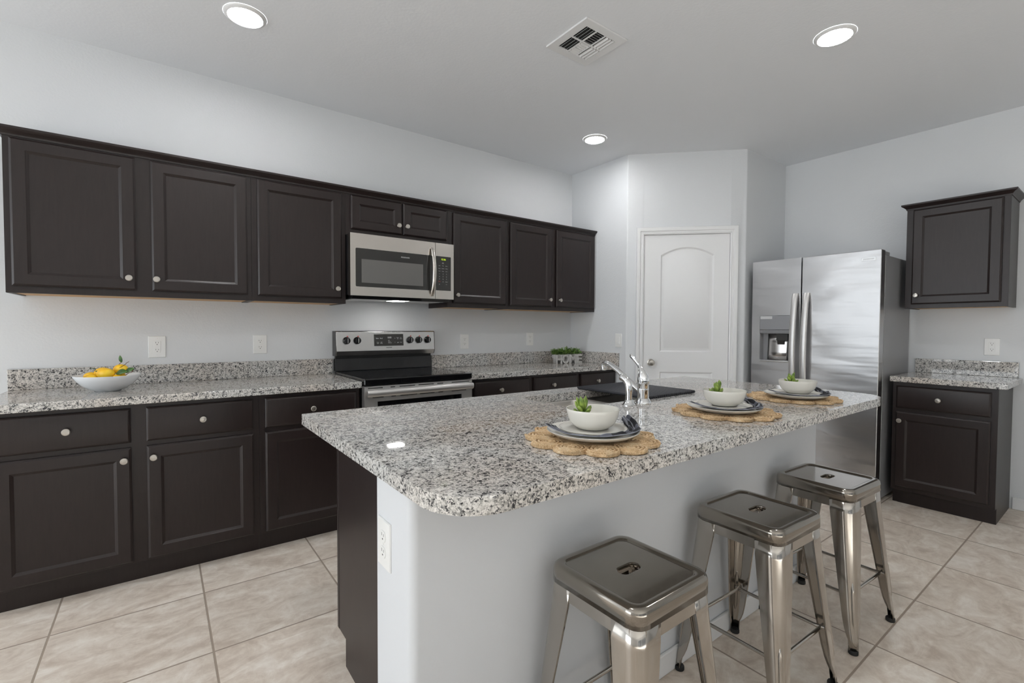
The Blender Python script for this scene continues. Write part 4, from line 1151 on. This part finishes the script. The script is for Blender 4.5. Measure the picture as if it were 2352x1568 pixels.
# ------------------------------------------------------------------ HOME planter
def home_planter():
    t = thing('home_planter', 'planter of whitewashed HOME letters with small green foliage', 'planter', (-.262, -.205, CZ1), -.12)
    xs = []
    H = .083
    x = -.145; specs = (('H', .070), ('O', .078), ('M', .086), ('E', .062))
    for ch, wd in specs:
        me = text_mesh(ch, .118, extrude=.024, bold=.0042)
        co = np.array([v.co[:] for v in me.vertices]); lo, hi = co.min(0), co.max(0)
        me.transform(Matrix.Translation(-Vector(((lo[0] + hi[0]) / 2, lo[1], 0))))
        me.transform(Matrix.Diagonal((wd / (hi[0] - lo[0]), H / (hi[1] - lo[1]), 1, 1)))
        me.transform(Matrix.Translation((x + wd / 2, -.026, .0005)) @ Matrix.Rotation(PI / 2, 4, 'X'))
        x += wd + .0015; me.name = 'letter'
        obj_from_mesh('letter', me, 'whitewashed_letter', t, 0)
    b = MB(); b.box(-.140, .150, -.004, .030, .052, .080); tub = b.build('trough', 'whitewashed_letter', t, 0, bevel=.002)
    MB().box(-.136, .146, -.002, .028, .0802, .085).build('soil', 'moss_soil', tub, 0)
    rng = random.Random(11); f = MB()
    for i in range(230):
        px = rng.uniform(-.150, .160); py = rng.uniform(-.042, .050); top = .088 + rng.uniform(.006, .066) * (1 - .25 * abs(px) / .16)
        base = Vector((px * .92, max(-.002, min(.028, py)), .082)); tip = Vector((px + rng.uniform(-.012, .012), py, top))
        f.tube([base, (base + tip) / 2 + Vector((rng.uniform(-.003, .003),) * 3), tip], .0009, 4, False)
        for k in range(5):
            a = rng.uniform(0, 2 * PI); s = rng.uniform(.35, 1.0); p = base.lerp(tip, s); el = rng.uniform(-.2, .9); L = rng.uniform(.013, .020)
            d = Vector((math.cos(a) * math.cos(el), math.sin(a) * math.cos(el), math.sin(el)))
            f.leaf(p, p + d * L, L * .62, (rng.uniform(-.4, .4), rng.uniform(-.6, .1), 1), .001, 4)
    f.build('foliage', 'box_leaf', t, 60)
home_planter()

# ------------------------------------------------------------------ metal counter stools
def make_stool():
    t = thing('counter_stool', 'x', 'stool')
    H = .612
    # seat: pressed sheet with rolled rim, sunken field and hand slot
    k = 6
    def rr(h, r, z): return [(a, b, z) for a, b in roundrect(h, h, r, k)]
    s = MB(); rs = [rr(.1525, .040, H - .046), rr(.1525, .040, H - .018), rr(.1518, .0395, H - .011), rr(.1495, .038, H - .005), rr(.1455, .036, H - .0012), rr(.1400, .033, H), rr(.1300, .027, H), rr(.1275, .0255, H - .0008), rr(.1250, .024, H - .0040), rr(.1232, .0225, H - .0050), rr(.1215, .021, H - .0050), rr(.08, .02, H - .0050), [(a, b, H - .0050) for a, b in roundrect(.046, .026, .024, k)]]
    slot = lambda hx, hy, z: [(a, b, z) for a, b in roundrect(hx, hy, hy * .93, k)]
    rs += [slot(.0415, .0215, H - .0050), slot(.0405, .0205, H - .0049), slot(.038, .0180, H - .0062), slot(.0372, .0172, H - .010), slot(.0372, .0172, H - .022)]
    s.rings(rs, True, False, False); s.build('seat', 'gunmetal', t, 50, solid=.0018)
    for sx, sy in ((-1, -1), (1, -1), (1, 1), (-1, 1)):
        lv = []
        top = Vector((.1488, .1488)); bot = Vector((.2000, .1930))
        for z, w_, r in ((.578, .080, .038), (.52, .079, .038), (.42, .071, .036), (.30, .060, .032), (.20, .051, .028), (.13, .044, .025), (.09, .038, .022), (.066, .031, .019), (.052, .0255, .0165), (.014, .0245, .016)):
            f = (.578 - z) / .578; c = top.lerp(bot, f)
            pts = [(-w_, -.006), (-w_, 0), (-(w_ + r) / 2, 0)] + [(-r + math.sin(PI / 2 * q / 7) * r, -r + math.cos(PI / 2 * q / 7) * r) for q in range(8)] + [(0, -(w_ + r) / 2), (0, -w_), (-.006, -w_)]
            ring = [((c.x + a) * sx, (c.y + b) * sy, z) for a, b in pts]
            lv.append(ring)
        m = MB(); m.rings(lv, False, False, False)
        # pressed rib on the outside corner
        rib = []
        for i in range(9):
            z = .262 - i * .0205; f = (.578 - z) / .578; c = top.lerp(bot, f); rad = .030 - .0085 * i / 8
            off = rad * (1 - .7071) + .0012
            rib.append(((c.x - off) * sx, (c.y - off) * sy, z))
        m.tube(rib, [.002, .006, .0064, .0064, .0064, .0064, .0062, .006, .002], 10)
        lg = m.build('leg', 'gunmetal_lit', t, 50, solid=.0016)
        c = top.lerp(bot, 1.0)
        ft = MB(); ft.lathe([(.0155, 0), (.0170, .002), (.0170, .013), (.0150, .0165), (.001, .0165)], ((c.x - .0150) * sx, (c.y - .0150) * sy, 0), 'Z', 18); ft.build('rubber_foot', 'black_rubber', lg, 50)
    # aprons between the legs, ends flaring down into them
    for ax in range(2):
        for sg in (-1, 1):
            pts = [(-.124, .576), (-.124, .500)] + [(-.082 + .0 - math.cos(PI / 2 * q / 6) * .030 + .0, .500 + math.sin(PI / 2 * q / 6) * .034) for q in range(7)]
            pts += [(-a, b) for a, b in pts[::-1]]
            o = .1482
            f = (lambda a, b, h: (a, sg * (o - (.576 - b) * -.06 + h), b)) if ax == 0 else (lambda a, b, h: (sg * (o - (.576 - b) * -.06 + h), a, b))
            m = MB(); m.prism(pts, -.0010, .0006, f); m.build('apron', 'gunmetal_lit', t, 0)
    # foot rails, flattened where they meet the legs
    zr = .205; f = (.578 - zr) / .578; cx = .1515 + (.2000 - .1515) * f; cyy = .1515 + (.1930 - .1515) * f
    for ax in range(2):
        for sg in (-1, 1):
            L = (cx if ax == 0 else cyy) - .012; o = (cyy if ax == 0 else cx) - .030
            xs_ = (-L, -L + .022, -L + .040, L - .040, L - .022, L); fl = ((.003, .010), (.004, .009), (.0062, .0062), (.0062, .0062), (.004, .009), (.003, .010))
            P_ = [(x, sg * o, zr) if ax == 0 else (sg * o, x, zr) for x in xs_]
            m = MB(); m.tube(P_, .006, 10, True, fl); m.build('foot_rail', 'gunmetal_lit', t, 50)
    # crossed straps and bumpers under the seat
    m = MB()
    for sg in (-1, 1):
        m.tube([(-.135, -.135 * sg, .548), (-.06, -.06 * sg, .540), (.06, .06 * sg, .540 + .003 * sg), (.135, .135 * sg, .548)], .006, 8, True, [(.011, .002)] * 4)
    m.build('seat_brace', 'gunmetal', t, 50)
    for sx, sy in ((-1, -1), (1, -1), (1, 1), (-1, 1)):
        MB().box(*sorted((sx * .112, sx * .134)), *sorted((sy * .112, sy * .134)), .520, .542).build('bumper', 'black_rubber', t, 0, bevel=.003)
    return t
stool0 = make_stool()
for i, (x, y, rz, lab) in enumerate(((-2.340, -2.668, .005, 'metal counter stool standing nearest the round end of the island'),
                                     (-1.643, -2.667, -.03, 'metal counter stool between the other two at the island'),
                                     (-1.020, -2.664, -.05, 'metal counter stool nearest the refrigerator'))):
    c = stool0 if i == 0 else copy_tree(stool0)
    c.location = (x, y, 0); c.rotation_euler = (0, 0, rz)
    tag(c, lab, 'stool', 'metal stools along the island')
